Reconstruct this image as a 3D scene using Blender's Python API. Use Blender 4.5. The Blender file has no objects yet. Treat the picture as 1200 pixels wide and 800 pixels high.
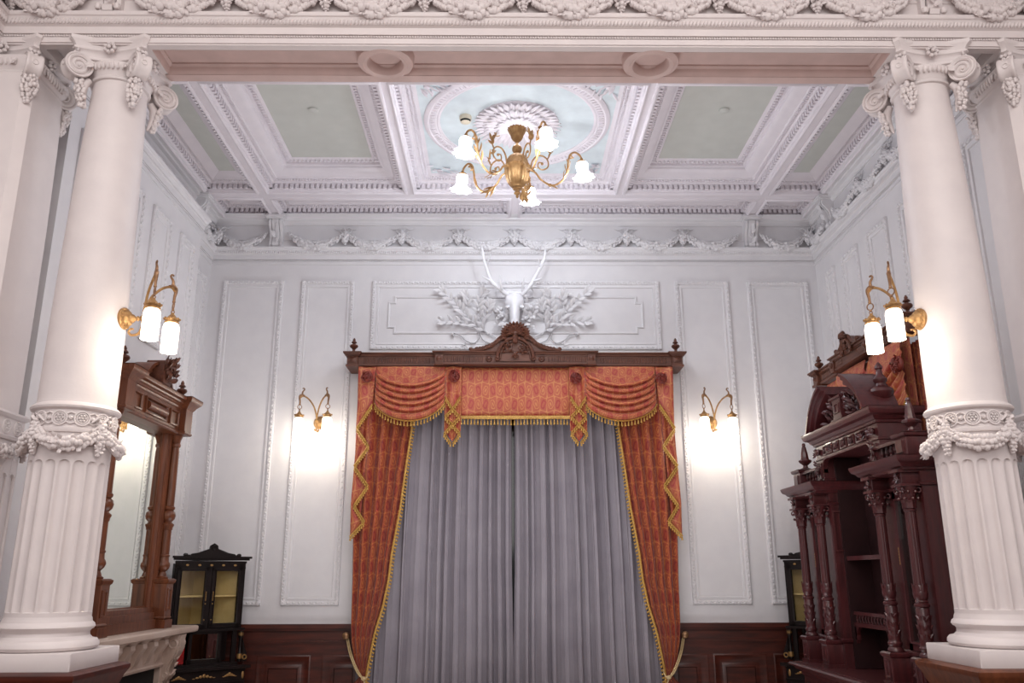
import bpy, math, random
from mathutils import Vector, Matrix
pi = math.pi
rnd = random.Random(11)
SC = bpy.context.scene
COL = SC.collection
sin, cos = math.sin, math.cos
Tr = lambda x, y, z: Matrix.Translation((x, y, z))
Rz = lambda d: Matrix.Rotation(math.radians(d), 4, 'Z')
Rx = lambda d: Matrix.Rotation(math.radians(d), 4, 'X')
Ry = lambda d: Matrix.Rotation(math.radians(d), 4, 'Y')
I4 = Matrix.Identity(4)

# ------------------------------------------------------------------ mesh builder
class MB:
    def __init__(s, T=None):
        s.v = []; s.f = []; s.uv = []; s.T = T or I4
    def add(s, vs, fs, uv=None):
        n = len(s.v); T = s.T
        s.v += [T @ Vector(p) for p in vs]
        s.f += [tuple(i + n for i in f) for f in fs]
        s.uv += uv if uv else [(p[0] + p[1], p[2]) for p in vs]
    def box(s, x0, x1, y0, y1, z0, z1):
        s.add([(x0,y0,z0),(x1,y0,z0),(x1,y1,z0),(x0,y1,z0),(x0,y0,z1),(x1,y0,z1),(x1,y1,z1),(x0,y1,z1)],
              [(0,3,2,1),(4,5,6,7),(0,1,5,4),(1,2,6,5),(2,3,7,6),(3,0,4,7)])
    def bevbox(s, x0, x1, y0, y1, z0, z1, b=.01):
        # box whose four vertical and top/bottom edges are chamfered (seen as a stack of chamfered rings)
        def ring(i, z):
            a, c, d, e = x0+i, x1-i, y0+i, y1-i
            return [(a+b,d,z),(c-b,d,z),(c,d+b,z),(c,e-b,z),(c-b,e,z),(a+b,e,z),(a,e-b,z),(a,d+b,z)]
        vs = ring(b*.7, z0) + ring(0, z0+b) + ring(0, z1-b) + ring(b*.7, z1)
        fs = [tuple(range(7,-1,-1)), tuple(range(24,32))]
        for k in range(3):
            for i in range(8):
                j = (i+1) % 8
                fs.append((k*8+i, k*8+j, k*8+8+j, k*8+8+i))
        s.add(vs, fs)
    def lathe(s, prof, seg=24, M=None, fn=None, a0=0, a1=2*pi):
        M = M or I4
        full = abs(a1 - a0 - 2*pi) < 1e-6
        n = seg if full else seg + 1
        vs = []
        for r, z in prof:
            for i in range(n):
                a = a0 + (a1-a0)*i/seg
                rr = fn(r, a, z) if fn else r
                vs.append(M @ Vector((rr*cos(a), rr*sin(a), z)))
        fs = []
        for k in range(len(prof)-1):
            for i in range(seg):
                j = (i+1) % n
                fs.append((k*n+i, k*n+j, k*n+n+j, k*n+n+i))
        if full:
            if prof[0][0] > 1e-5: fs.append(tuple(range(n-1,-1,-1)))
            if prof[-1][0] > 1e-5: fs.append(tuple((len(prof)-1)*n+i for i in range(n)))
        s.add(vs, fs)
    def ball(s, c, r, seg=8, rings=5, M=None):
        rx, ry, rz = r if isinstance(r, tuple) else (r, r, r)
        vs = [(0,0,-rz)]
        for k in range(1, rings):
            t = -pi/2 + pi*k/rings
            for i in range(seg):
                a = 2*pi*i/seg
                vs.append((rx*cos(t)*cos(a), ry*cos(t)*sin(a), rz*sin(t)))
        vs.append((0,0,rz))
        fs = [(0, 1+(i+1)%seg, 1+i) for i in range(seg)]
        for k in range(rings-2):
            for i in range(seg):
                j = (i+1) % seg; o = 1+k*seg
                fs.append((o+i, o+j, o+seg+j, o+seg+i))
        o = 1+(rings-2)*seg; t = len(vs)-1
        fs += [(o+i, o+(i+1)%seg, t) for i in range(seg)]
        c = Vector(c)
        s.add([c + (M @ Vector(p) if M else Vector(p)) for p in vs], fs)
    def tube(s, pts, r, seg=8, caps=True, flat=1.0):
        pts = [Vector(p) for p in pts]
        n = len(pts); rr = r if isinstance(r, (list, tuple)) else [r]*n
        up = None; vs = []
        for i, p in enumerate(pts):
            d = (pts[min(i+1,n-1)] - pts[max(i-1,0)])
            if d.length < 1e-9: d = Vector((0,0,1))
            d.normalize()
            if up is None:
                up = d.cross(Vector((0,0,1)))
                if up.length < .1: up = d.cross(Vector((0,1,0)))
            up = up - d*up.dot(d)
            if up.length < 1e-6: up = d.orthogonal()
            up.normalize(); q = d.cross(up)
            for k in range(seg):
                a = 2*pi*k/seg
                vs.append(p + up*cos(a)*rr[i] + q*sin(a)*rr[i]*flat)
        fs = []
        for i in range(n-1):
            for k in range(seg):
                j = (k+1) % seg
                fs.append((i*seg+k, i*seg+j, i*seg+seg+j, i*seg+seg+k))
        if caps:
            fs.append(tuple(range(seg-1,-1,-1))); fs.append(tuple((n-1)*seg+k for k in range(seg)))
        s.add(vs, fs)
    def sweep(s, path, prof, closed=True, F=None, caps=False):
        """path (u,v) swept with profile (d,h): d to the LEFT of travel, h out of the plane; F maps (u,v,h)"""
        F = F or (lambda u, v, h: (u, v, h))
        n = len(path); P = [Vector(p) for p in path]; vs = []
        def nrm(a, b):
            d = (b-a).normalized(); return Vector((-d.y, d.x))
        for i in range(n):
            if closed or 0 < i < n-1:
                n1 = nrm(P[i-1], P[i]); n2 = nrm(P[i], P[(i+1) % n])
                m = (n1+n2); m = m / max(.2, (m.length_squared/2))
            else:
                m = nrm(P[0], P[1]) if i == 0 else nrm(P[n-2], P[n-1])
            for d, h in prof:
                q = P[i] + m*d
                vs.append(F(q.x, q.y, h))
        k = len(prof); fs = []
        for i in range(n if closed else n-1):
            j = (i+1) % n
            for t in range(k-1):
                fs.append((i*k+t, j*k+t, j*k+t+1, i*k+t+1))
        if caps and not closed:
            fs.append(tuple(range(k-1,-1,-1))); fs.append(tuple((n-1)*k+t for t in range(k)))
        s.add(vs, fs)
    def prism(s, pts, h0, h1, F=None):
        F = F or (lambda u, v, h: (u, h, v))
        n = len(pts)
        s.add([F(u,v,h0) for u,v in pts] + [F(u,v,h1) for u,v in pts],
              [tuple(range(n)), tuple(range(2*n-1,n-1,-1))] + [(i,i+n,(i+1)%n+n,(i+1)%n) for i in range(n)])
    def grid(s, fn, nu, nv, uv=None):
        vs = []; us = []
        for j in range(nv+1):
            for i in range(nu+1):
                vs.append(fn(i/nu, j/nv)); us.append(uv(i/nu, j/nv) if uv else (i/nu, j/nv))
        fs = [(j*(nu+1)+i, j*(nu+1)+i+1, (j+1)*(nu+1)+i+1, (j+1)*(nu+1)+i) for j in range(nv) for i in range(nu)]
        s.add(vs, fs, us)
    def torus(s, c, R, r, seg=20, tseg=8, M=None, a0=0, a1=2*pi):
        M = M or I4; c = Vector(c)
        full = abs(a1-a0-2*pi) < 1e-6
        pts = [c + M @ Vector((R*cos(a0+(a1-a0)*i/seg), R*sin(a0+(a1-a0)*i/seg), 0)) for i in range(seg+1)]
        s.tube(pts, r, tseg, caps=not full)
    def leaf(s, base, d, nrm_, L, W, curl=.25, n=5):
        """a pointed leaf with a raised midrib"""
        base = Vector(base); d = Vector(d).normalized(); nn = Vector(nrm_).normalized(); w = d.cross(nn).normalized()
        vs = []
        for i in range(n+1):
            t = i/n; ww = W*.5*sin(pi*min(1, t*.9+.08))**.8 if t < 1 else 0.0008
            c = base + d*L*t + nn*(curl*L*sin(t*pi*.6))
            vs += [c - w*ww - nn*ww*.25, c + nn*W*.10, c + w*ww - nn*ww*.25, c - nn*W*.12]
        fs = []
        for i in range(n):
            for k in range(4):
                j = (k+1) % 4
                fs.append((i*4+k, i*4+j, i*4+4+j, i*4+4+k))
        fs += [(3,2,1,0), (n*4,n*4+1,n*4+2,n*4+3)]
        s.add(vs, fs)
    def beads(s, p0, p1, step, r, seg=5, rings=3, M=None):
        p0 = Vector(p0); p1 = Vector(p1); L = (p1-p0).length; n = max(1, int(L/step))
        for i in range(n):
            s.ball(p0 + (p1-p0)*((i+.5)/n), r, seg, rings, M)
    def build(s, name, mat, parent=None, ang=35, kind=None, label=None):
        me = bpy.data.meshes.new(name)
        if parent is None:
            xs = [p.x for p in s.v]; ys = [p.y for p in s.v]; zs = [p.z for p in s.v]
            loc = Vector(((min(xs)+max(xs))/2, (min(ys)+max(ys))/2, min(zs)))
            W = Tr(*loc)
        else:
            W = WM[parent]
        Wi = W.inverted()
        me.from_pydata([tuple(Wi @ p) for p in s.v], [], s.f)
        me.validate()
        uvl = me.uv_layers.new(name='UVMap')
        vi = [0]*len(me.loops); me.loops.foreach_get('vertex_index', vi)
        uvl.data.foreach_set('uv', [c for i in vi for c in s.uv[i]])
        me.materials.append(mat)
        me.polygons.foreach_set('use_smooth', [True]*len(me.polygons))
        me.set_sharp_from_angle(angle=math.radians(ang))
        me.update()
        o = bpy.data.objects.new(name, me); COL.objects.link(o)
        if parent is None: o.matrix_world = W
        else: o.parent = parent
        WM[o] = W
        if kind: o['kind'] = kind
        if label: o['label'] = label
        return o
WM = {}
def thing(name, label, cat, T=None, group=None):
    o = bpy.data.objects.new(name, None); o.empty_display_size = .1
    COL.objects.link(o); T = T or I4
    o.matrix_world = T; WM[o] = T.copy()
    o['label'] = label; o['category'] = cat
    if group: o['group'] = group
    return o
def tag(o, label, cat, group=None):
    o['label'] = label; o['category'] = cat
    if group: o['group'] = group
    return o
def copy_tree(o, T, label=None):
    def rec(s, par):
        c = s.copy(); COL.objects.link(c)
        if par: c.parent = par
        for ch in s.children: rec(ch, c)
        return c
    c = rec(o, None); c.matrix_world = T; WM[c] = T.copy()
    if label: c['label'] = label
    return c
def inst(src, T, parent):
    """a copy of a part, placed by a world matrix under parent"""
    c = src.copy(); COL.objects.link(c); c.parent = parent
    c.matrix_local = WM[parent].inverted() @ T; WM[c] = T
    return c

# ------------------------------------------------------------------ materials
def srgb(r, g, b):
    f = lambda c: (c/255/12.92) if c/255 <= .04045 else ((c/255+.055)/1.055)**2.4
    return (f(r), f(g), f(b), 1)
def nodes(m):
    m.use_nodes = True; return m.node_tree.nodes, m.node_tree.links
def mat(name, c, rough=.5, metal=0, c2=None, scale=8, bump=0, bscale=60, spec=.5, coat=0, stretch=None, detail=4):
    m = bpy.data.materials.new(name); N, L = nodes(m); b = N['Principled BSDF']
    b.inputs['Base Color'].default_value = srgb(*c)
    b.inputs['Roughness'].default_value = rough; b.inputs['Metallic'].default_value = metal
    b.inputs['Specular IOR Level'].default_value = spec; b.inputs['Coat Weight'].default_value = coat
    tc = N.new('ShaderNodeTexCoord'); mp = N.new('ShaderNodeMapping')
    L.new(tc.outputs['Object'], mp.inputs['Vector'])
    if stretch: mp.inputs['Scale'].default_value = stretch
    nz = N.new('ShaderNodeTexNoise'); nz.inputs['Scale'].default_value = scale; nz.inputs['Detail'].default_value = detail
    L.new(mp.outputs['Vector'], nz.inputs['Vector'])
    r = N.new('ShaderNodeValToRGB')
    c2 = c2 or tuple(int(x*.94) for x in c)
    r.color_ramp.elements[0].position = .3; r.color_ramp.elements[0].color = srgb(*c2)
    r.color_ramp.elements[1].position = .7; r.color_ramp.elements[1].color = srgb(*c)
    L.new(nz.outputs['Fac'], r.inputs['Fac']); L.new(r.outputs['Color'], b.inputs['Base Color'])
    if bump:
        n2 = N.new('ShaderNodeTexNoise'); n2.inputs['Scale'].default_value = bscale; n2.inputs['Detail'].default_value = 3
        L.new(mp.outputs['Vector'], n2.inputs['Vector'])
        bp = N.new('ShaderNodeBump'); bp.inputs['Strength'].default_value = bump; bp.inputs['Distance'].default_value = .01
        L.new(n2.outputs['Fac'], bp.inputs['Height']); L.new(bp.outputs['Normal'], b.inputs['Normal'])
    return m
def emis(name, c, strength, base=(255, 250, 240)):
    m = bpy.data.materials.new(name); N, L = nodes(m); b = N['Principled BSDF']
    b.inputs['Base Color'].default_value = srgb(*base); b.inputs['Roughness'].default_value = .4
    b.inputs['Emission Color'].default_value = srgb(*c); b.inputs['Emission Strength'].default_value = strength
    return m
def glassm(name, tint=(255, 255, 255), refl=.12, rough=.03):
    m = bpy.data.materials.new(name); N, L = nodes(m)
    N.remove(N['Principled BSDF']); out = N['Material Output']
    t = N.new('ShaderNodeBsdfTransparent'); t.inputs['Color'].default_value = srgb(*tint)
    g = N.new('ShaderNodeBsdfGlossy'); g.inputs['Roughness'].default_value = rough
    mx = N.new('ShaderNodeMixShader'); mx.inputs['Fac'].default_value = refl
    L.new(t.outputs[0], mx.inputs[1]); L.new(g.outputs[0], mx.inputs[2]); L.new(mx.outputs[0], out.inputs['Surface'])
    return m
def damask(name, base, red, gold, dark=1.0):
    m = bpy.data.materials.new(name); N, L = nodes(m); b = N['Principled BSDF']
    b.inputs['Roughness'].default_value = .55; b.inputs['Sheen Weight'].default_value = .15
    uv = N.new('ShaderNodeUVMap'); uv.uv_map = 'UVMap'
    sp = N.new('ShaderNodeSeparateXYZ')
    wob = N.new('ShaderNodeTexNoise'); wob.inputs['Scale'].default_value = 40
    add = N.new('ShaderNodeVectorMath'); add.operation = 'MULTIPLY_ADD'
    L.new(uv.outputs['UV'], wob.inputs['Vector'])
    L.new(wob.outputs['Color'], add.inputs[0]); add.inputs[1].default_value = (.016, .016, 0); L.new(uv.outputs['UV'], add.inputs[2])
    L.new(add.outputs[0], sp.inputs[0])
    def mth(op, a, bb=None):
        n = N.new('ShaderNodeMath'); n.operation = op
        for i, x in enumerate((a, bb)):
            if x is None: continue
            if isinstance(x, (int, float)): n.inputs[i].default_value = x
            else: L.new(x, n.inputs[i])
        return n.outputs[0]
    X = mth('MULTIPLY', sp.outputs['X'], 2*pi/.135); Y = mth('MULTIPLY', sp.outputs['Y'], 2*pi/.27)
    f = mth('MULTIPLY', mth('COSINE', X), mth('COSINE', Y))
    g = mth('MULTIPLY', mth('SINE', mth('MULTIPLY', X, 2)), mth('SINE', mth('MULTIPLY', Y, 3)))
    h = mth('ADD', f, mth('MULTIPLY', g, .13))
    h = mth('ADD', mth('MULTIPLY', h, .45), .5)
    r = N.new('ShaderNodeValToRGB'); L.new(h, r.inputs['Fac'])
    cr = r.color_ramp; B, Rr, G = srgb(*base), srgb(*red), srgb(*gold)
    st = [(0, B), (.11, B), (.15, Rr), (.23, Rr), (.27, B), (.42, B), (.455, G), (.50, G), (.53, B), (.70, B), (.73, G), (.78, G), (.81, B), (.9, B), (.94, G)]
    cr.elements[0].position = 0; cr.elements[0].color = B; cr.elements[1].position = 1; cr.elements[1].color = G
    for p, c in st[1:]:
        e = cr.elements.new(p); e.color = c
    L.new(r.outputs['Color'], b.inputs['Base Color'])
    w = N.new('ShaderNodeTexNoise'); w.inputs['Scale'].default_value = 9; w.inputs['Detail'].default_value = 2
    L.new(uv.outputs['UV'], w.inputs['Vector'])
    bp = N.new('ShaderNodeBump'); bp.inputs['Strength'].default_value = .25; bp.inputs['Distance'].default_value = .03
    L.new(w.outputs['Fac'], bp.inputs['Height']); L.new(bp.outputs['Normal'], b.inputs['Normal'])
    return m

WHITE = mat('white_painted_plaster', (222, 220, 222), .45, c2=(217, 215, 218), bump=.05, bscale=30)
WHITE_W = mat('warm_white_stucco', (222, 213, 211), .5, c2=(216, 207, 206), bump=.06, bscale=40)
WHITE_C = mat('ceiling_white_plaster', (226, 220, 225), .5, c2=(220, 214, 220))
SOFFIT = mat('shaded_pink_beam_underside', (206, 180, 174), .55)  # the underside's shade is put into this darker pink
SAGE = mat('pale_sage_field_paint', (196, 198, 192), .6, c2=(190, 192, 186))
FIELD_LIT = mat('chandelier_lit_field_paint', (216, 227, 231), .6)  # coffer field paint, lighter and bluer: chandelier light put into the colour
WOODP = mat('walnut_carved_wood', (104, 62, 46), .42, c2=(72, 40, 29), scale=6, stretch=(1, 8, 8), bump=.1, spec=.4)
WOODM = mat('polished_mahogany_frame', (116, 66, 42), .34, c2=(84, 46, 30), scale=5, stretch=(8, 8, 1), spec=.4)
WOODS = mat('dark_red_rosewood', (80, 32, 34), .4, c2=(60, 24, 27), scale=5, stretch=(8, 8, 1), coat=.25)
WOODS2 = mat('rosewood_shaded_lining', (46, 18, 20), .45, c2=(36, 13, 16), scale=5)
WOODD = mat('dark_wainscot_wood', (88, 36, 24), .42, c2=(54, 22, 16), scale=4, stretch=(1, 6, 6), coat=.1)
BLACK = mat('black_lacquer', (30, 20, 20), .4, c2=(20, 14, 14), spec=.3)
CREAMIN = mat('brightened_ochre_lining', (240, 222, 176), .7, c2=(222, 200, 150), scale=5)  # ochre brightened in the colour, as little light gets into the case
GILT = mat('worn_gilt_inlay', (176, 138, 88), .4, metal=.6)
BRASS = mat('antique_brass', (184, 146, 98), .45, metal=.6, c2=(150, 112, 70), scale=30)
BRASSD = mat('shaded_bronze', (158, 122, 90), .42, metal=.6, c2=(122, 88, 62), scale=30)
MARBLE = mat('veined_pinkish_marble', (206, 188, 176), .35, c2=(176, 152, 138), scale=3, detail=8)
FLOORM = mat('parquet_floor', (120, 78, 52), .35, c2=(88, 54, 34), scale=4, stretch=(1, 9, 1))
MIRROR = mat('mirror_silvering', (232, 236, 228), .02, metal=1, c2=(226, 232, 222))
GOLD = mat('gold_fringe_thread', (208, 168, 88), .5, c2=(160, 114, 48), scale=90, metal=.15)
ROPEM = mat('cream_gold_cord', (206, 184, 144), .6, c2=(170, 140, 92), scale=120)
SHEER = mat('grey_lilac_sheer_voile', (150, 144, 151), .8, c2=(136, 130, 138), scale=3, spec=.1)
NIGHT = mat('dark_night_pane', (18, 18, 22), .1)
DARK = mat('matt_near_black', (16, 14, 14), .8)
DAM = damask('orange_damask_silk', (172, 82, 56), (158, 46, 46), (192, 124, 74))
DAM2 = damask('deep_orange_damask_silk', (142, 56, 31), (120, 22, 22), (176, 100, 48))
LINING = mat('shaded_orange_lining', (150, 56, 36), .6, c2=(130, 44, 28))
ROSET = mat('crimson_brown_rosette_silk', (128, 48, 36), .5, c2=(104, 34, 26), scale=20)
SKULLM = mat('matt_white_plaster_cast', (240, 240, 244), .5)
PLASTIC = mat('ivory_plastic', (222, 212, 190), .5)
REDM = mat('scarlet_printed_board', (214, 40, 42), .5, c2=(176, 24, 30), scale=30)
BLUEM = mat('dull_blue_cloth', (44, 74, 120), .7)
GLASS = glassm('cabinet_glass', (248, 246, 238), .05)
GLASS2 = glassm('sideboard_glass', (225, 230, 228), .25)
SHADE_C = emis('lit_frosted_glass_cool', (236, 242, 255), 6)
SHADE_W = emis('lit_frosted_glass_warm', (255, 244, 224), 6)

def blossom(mb, c, r, n, seg=6, flat=.5, M=None):
    """five petals and a boss, lying in local xz, facing -y"""
    M = M or I4; c = Vector(c)
    for i in range(n):
        a = 2*pi*i/n + .3
        mb.ball(c + M @ Vector((r*.62*cos(a), 0, r*.62*sin(a))), (r*.40, r*flat*.5, r*.40), seg, 4, M)
    mb.ball(c + M @ Vector((0, -r*.22, 0)), r*.3, seg, 4)
def fruit_rope(mb, pts, rad, step, rng, depth=1.0, seg=6, rings=4):
    """a bumpy garland of fruit, leaves and flowers along pts, radius rad(t)"""
    P = [Vector(p) for p in pts]; L = [0]
    for i in range(1, len(P)): L.append(L[-1] + (P[i]-P[i-1]).length)
    tot = L[-1]; s = 0; i = 1
    mb.tube(P, [max(.004, rad(l/tot)*.62) for l in L], 7)
    while s < tot:
        while i < len(P)-1 and L[i] < s: i += 1
        t = (s - L[i-1])/max(1e-6, L[i]-L[i-1]); c = P[i-1].lerp(P[i], t); R = rad(s/tot)
        d = (P[i]-P[i-1]).normalized(); o = Vector((0,-1,0)); w = d.cross(o)
        if w.length < .2: o = Vector((-1,0,0)); w = d.cross(o)
        w.normalize(); o = w.cross(d).normalized()
        if o.y > 0: o = -o
        k = max(3, int(R/.0145))
        for q in range(k):
            a = -1.35 + 2.7*(q+rng.random()*.6+.2)/k
            rr = R*rng.uniform(.34, .60); p = c + w*sin(a)*R*.8 + o*cos(a)*R*.7*depth
            if rng.random() < .10 and R > .02:
                mb.leaf(p, w*sin(a) + d*rng.uniform(-.8, .8) + o*.5, o, R*.8, R*.7, .2, 3)
            else: mb.ball(p, (rr, rr, rr*rng.uniform(.8, 1.2)), seg, rings)
        s += step*rng.uniform(.8, 1.15)
# ================================================================== room shell
HW = 3.05; YB = 8.0; ZB = 5.08; YE0, YE1 = 4.29, 4.66; ZE = 4.545
def S(name, mb, m, parent=None, ang=35): return mb.build(name, m, parent, ang, kind='structure')
m = MB(); m.box(-3.6, 3.6, -4.5, 8.4, -.1, 0); S('floor', m, FLOORM)
# back wall around the window opening
m = MB()
for b in ((-HW-.35, -1.25, 0, 5.6), (1.25, HW+.35, 0, 5.6), (-1.25, 1.25, 3.42, 5.6), (-1.25, 1.25, 0, .3)):
    m.box(b[0], b[1], YB, YB+.3, b[2], b[3])
wall_back = S('wall_back', m, WHITE)
m = MB(); m.box(-HW-.35, -HW, 4.87, 8.0, 0, 5.6); wall_left = S('wall_left', m, WHITE)
m = MB(); m.box(-3.7, -3.38, -4.5, 4.87, 0, 5.6); S('wall_left.001', m, WHITE)
m = MB(); m.box(3.38, 3.7, -4.5, 4.87, 0, 5.6); S('wall_right.001', m, WHITE)
m = MB(); m.box(-HW, -2.89, 4.86, 7.24, 0, 4.60); S('chimney_breast', m, WHITE, wall_left)
m = MB()
for b in ((4.87, 5.85, 0, 5.6), (7.45, 8.0, 0, 5.6), (5.85, 7.45, 3.15, 5.6), (5.85, 7.45, 0, .5)):
    m.box(HW, HW+.35, b[0], b[1], b[2], b[3])
wall_right = S('wall_right', m, WHITE)
m = MB(); m.box(-HW, HW, -4.5, 4.25, 5.45, 5.6); S('ceiling.001', m, WHITE_W)
# windows
def window(T, w, z0, z1, name):
    m = MB(T)
    m.sweep([(-w,z0),(w,z0),(w,z1),(-w,z1)], [(-.02,.02),(0,-.03),(.07,-.03),(.07,-.12),(-.02,-.12)], True, lambda u,v,h: (u,-h,v))
    for x in (-w/3, w/3): m.box(x-.02, x+.02, .05, .09, z0, z1)
    o = S(name, m, WHITE); g = MB(T); g.box(-w, w, .10, .11, z0, z1); g.build('pane', NIGHT, o)
    return o
window(Tr(0, YB, 0), 1.25, .3, 3.42, 'window_1')
window(Tr(HW, 6.65, 0) @ Rz(-90), .8, .5, 3.15, 'window_2')

# ------------------------------------------------------------------ ceiling
CF = [  # x0,x1,y0,y1,inset,zfield,kind
    (-.945, .945, 5.54, 7.37, .155, 5.20, 0),
    (-2.343, -1.065, 5.54, 7.37, .27, 5.30, 1), (1.065, 2.343, 5.54, 7.37, .27, 5.30, 1),
    (-2.93, -2.477, 5.54, 7.37, .15, 5.22, 2), (2.477, 2.93, 5.54, 7.37, .15, 5.22, 2),
    (-2.93, -2.477, 7.54, 7.92, .13, 5.20, 2), (2.477, 2.93, 7.54, 7.92, .13, 5.20, 2),
    (-2.343, -.07, 7.54, 7.92, .13, 5.20, 2), (.07, 2.343, 7.54, 7.92, .13, 5.20, 2)]
m = MB()
xs = sorted({-HW, HW} | {c[0] for c in CF} | {c[1] for c in CF}); ys = sorted({4.6, YB} | {c[2] for c in CF} | {c[3] for c in CF})
for i in range(len(xs)-1):
    for j in range(len(ys)-1):
        cx, cy = (xs[i]+xs[i+1])/2, (ys[j]+ys[j+1])/2
        if not any(c[0] < cx < c[1] and c[2] < cy < c[3] for c in CF):
            m.add([(xs[i],ys[j],ZB),(xs[i],ys[j+1],ZB),(xs[i+1],ys[j+1],ZB),(xs[i+1],ys[j],ZB)], [(0,1,2,3)])
m.box(-HW, HW, 4.3, YB, 5.42, 5.5)
ceil = S('ceiling', m, WHITE_C)
mould, dent, field, field2 = MB(), MB(), MB(), MB()
for x0, x1, y0, y1, ins, zf, kind in CF:
    rect = [(x0,y0),(x1,y0),(x1,y1),(x0,y1)]
    pr = [(-.036,ZB),(-.036,ZB-.008),(-.03,ZB-.016),(-.018,ZB-.02),(-.008,ZB-.014),(-.004,ZB),(.006,ZB+.008),(.010,ZB+.024),(.012,ZB+.03),(.004,ZB+.032),(.004,ZB+.068)]
    if kind == 1:
        pr += [(.044,5.150),(.05,5.156),(.052,5.165),(.085,5.178),(.09,5.19),(.14,5.205),(.18,5.235),(.185,5.255),(.20,5.26),(.205,5.285),(.25,5.29),(ins,zf)]
    elif kind == 0:
        pr += [(.044,5.148),(.055,5.152),(.058,5.160),(.075,5.163),(.10,5.183),(.125,5.188),(ins,zf)]
    else:
        pr += [(.044,5.148),(.05,5.152),(.052,5.160),(.075,5.165),(.09,5.185),(ins,zf)]
    mould.sweep(rect, pr)
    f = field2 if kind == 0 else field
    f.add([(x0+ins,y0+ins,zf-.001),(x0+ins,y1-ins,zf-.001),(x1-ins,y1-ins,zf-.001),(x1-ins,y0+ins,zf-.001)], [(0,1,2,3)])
    # dentils and leaf beads on the four sides
    for (ax, ay), (bx, by) in zip(rect, rect[1:]+rect[:1]):
        dx, dy = bx-ax, by-ay; L = math.hypot(dx, dy); dx /= L; dy /= L; nx, ny = -dy, dx
        n = int(L/.048)
        for k in range(n):
            t = (k+.5)*L/n
            px, py = ax+dx*t, ay+dy*t
            cs = []
            for dd in (.002, .036):
                for s_ in (-.0145, .0145):
                    cs.append((px+dx*s_+nx*dd, py+dy*s_+ny*dd))
            dent.add([(p[0],p[1],z) for z in (5.104,5.148) for p in cs], [(0,1,3,2),(4,6,7,5),(0,4,5,1),(2,3,7,6),(0,2,6,4),(1,5,7,3)])
        rows = {0: [(.088,5.168,.012),(.115,5.184,.010)], 1: [(.070,5.166,.012),(.228,5.282,.017)], 2: [(.066,5.158,.010)]}[kind]
        for dd, z, r in rows:
            n = int((L-2*dd)/(r*2.3))
            for k in range(n):
                t = dd + (k+.5)*(L-2*dd)/n
                dent.ball((ax+dx*t+nx*dd, ay+dy*t+ny*dd, z), (r*.85 if abs(dx)>.5 else r*1.2, r*1.2 if abs(dx)>.5 else r*.85, r*.8), 5, 3)
S('coffer_moulding', mould, WHITE_C, ceil); S('dentil_band', dent, WHITE_C, ceil, 30)
S('coffer_field', field, SAGE, ceil); S('coffer_field.001', field2, FIELD_LIT, ceil)
# ring and rose of the central coffer
CC = (0, 6.31)
m = MB(); M0 = Tr(CC[0], CC[1], 0)
m.lathe([(.642,5.20),(.642,5.192),(.66,5.186),(.672,5.190),(.676,5.184),(.735,5.182),(.742,5.176),(.762,5.180),(.775,5.188),(.777,5.20)], 96, M0)
for k in range(120):
    a = 2*pi*k/120
    m.ball((CC[0]+.705*cos(a), CC[1]+.705*sin(a), 5.182), (.026,.010,.010), 5, 3, Matrix.Rotation(a, 4, 'Z'))
S('ring_moulding', m, WHITE_C, ceil)
m = MB(); rg = random.Random(3)
m.lathe([(.0,5.150),(.12,5.160),(.25,5.178),(.345,5.190),(.35,5.20)], 48, M0)
for layer, (n, r0, L) in enumerate(((40,.20,.175),(34,.12,.17),(24,.04,.15))):
    for k in range(n):
        a = 2*pi*(k+.5*layer)/n + rg.uniform(-.02,.02); d = (cos(a), sin(a), -.02*(2-layer)+.03)
        m.leaf((CC[0]+r0*cos(a), CC[1]+r0*sin(a), 5.176-.013*layer), d, (0,0,-1), L*rg.uniform(.92,1.06), .05, .05, 4)
S('ceiling_rose', m, WHITE_C, ceil)
m = MB(); rg = random.Random(8)
for sx in (-1, 1):
    for yy, sy in ((5.70, 1), (7.205, -1)):
        cx = sx*.755
        for k in range(15):
            a = rg.uniform(-.1, 1.65); q = rg.uniform(0, .19)
            px, py = cx - sx*cos(a)*q, yy + sy*sin(a)*q
            b = a + rg.uniform(-.9, .9)
            m.leaf((px, py, 5.196), (-sx*cos(b), sy*sin(b), -.15), (0,0,-1), rg.uniform(.05,.085), .028, .25, 3)
        m.ball((cx-sx*.05, yy+sy*.05, 5.19), (.03,.03,.015), 8, 4)
S('corner_spray', m, WHITE_C, ceil)
for x, y, nm, lb in ((-1.70, 6.27, 'ceiling_disc', 'small round white cover plate in the sage left ceiling coffer'), (1.73, 6.25, 'ceiling_disc', 'small round white cover plate in the sage right ceiling coffer')):
    m = MB(Tr(x, y, 0)); m.lathe([(0,5.284),(.036,5.284),(.042,5.287),(.044,5.2985)], 20)
    m.lathe([(.05,5.297),(.05,5.2985),(.044,5.2985)], 20)
    tag(m.build(nm, SAGE), lb, 'cover plate')
t = thing('smoke_detector', 'round ivory smoke detector on the ceiling ring left of the chandelier', 'smoke detector', Tr(-.425, 6.2, 5.14))
m = MB(WM[t]); m.lathe([(0,0),(.030,0),(.040,.006),(.046,.02),(.05,.03),(.05,.058)], 24); m.build('housing', PLASTIC, t)
m = MB(WM[t]); m.lathe([(.0405,.0045),(.0465,.018)], 20, a0=3.5, a1=6.0); m.build('vent_slot', DARK, t)

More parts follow.
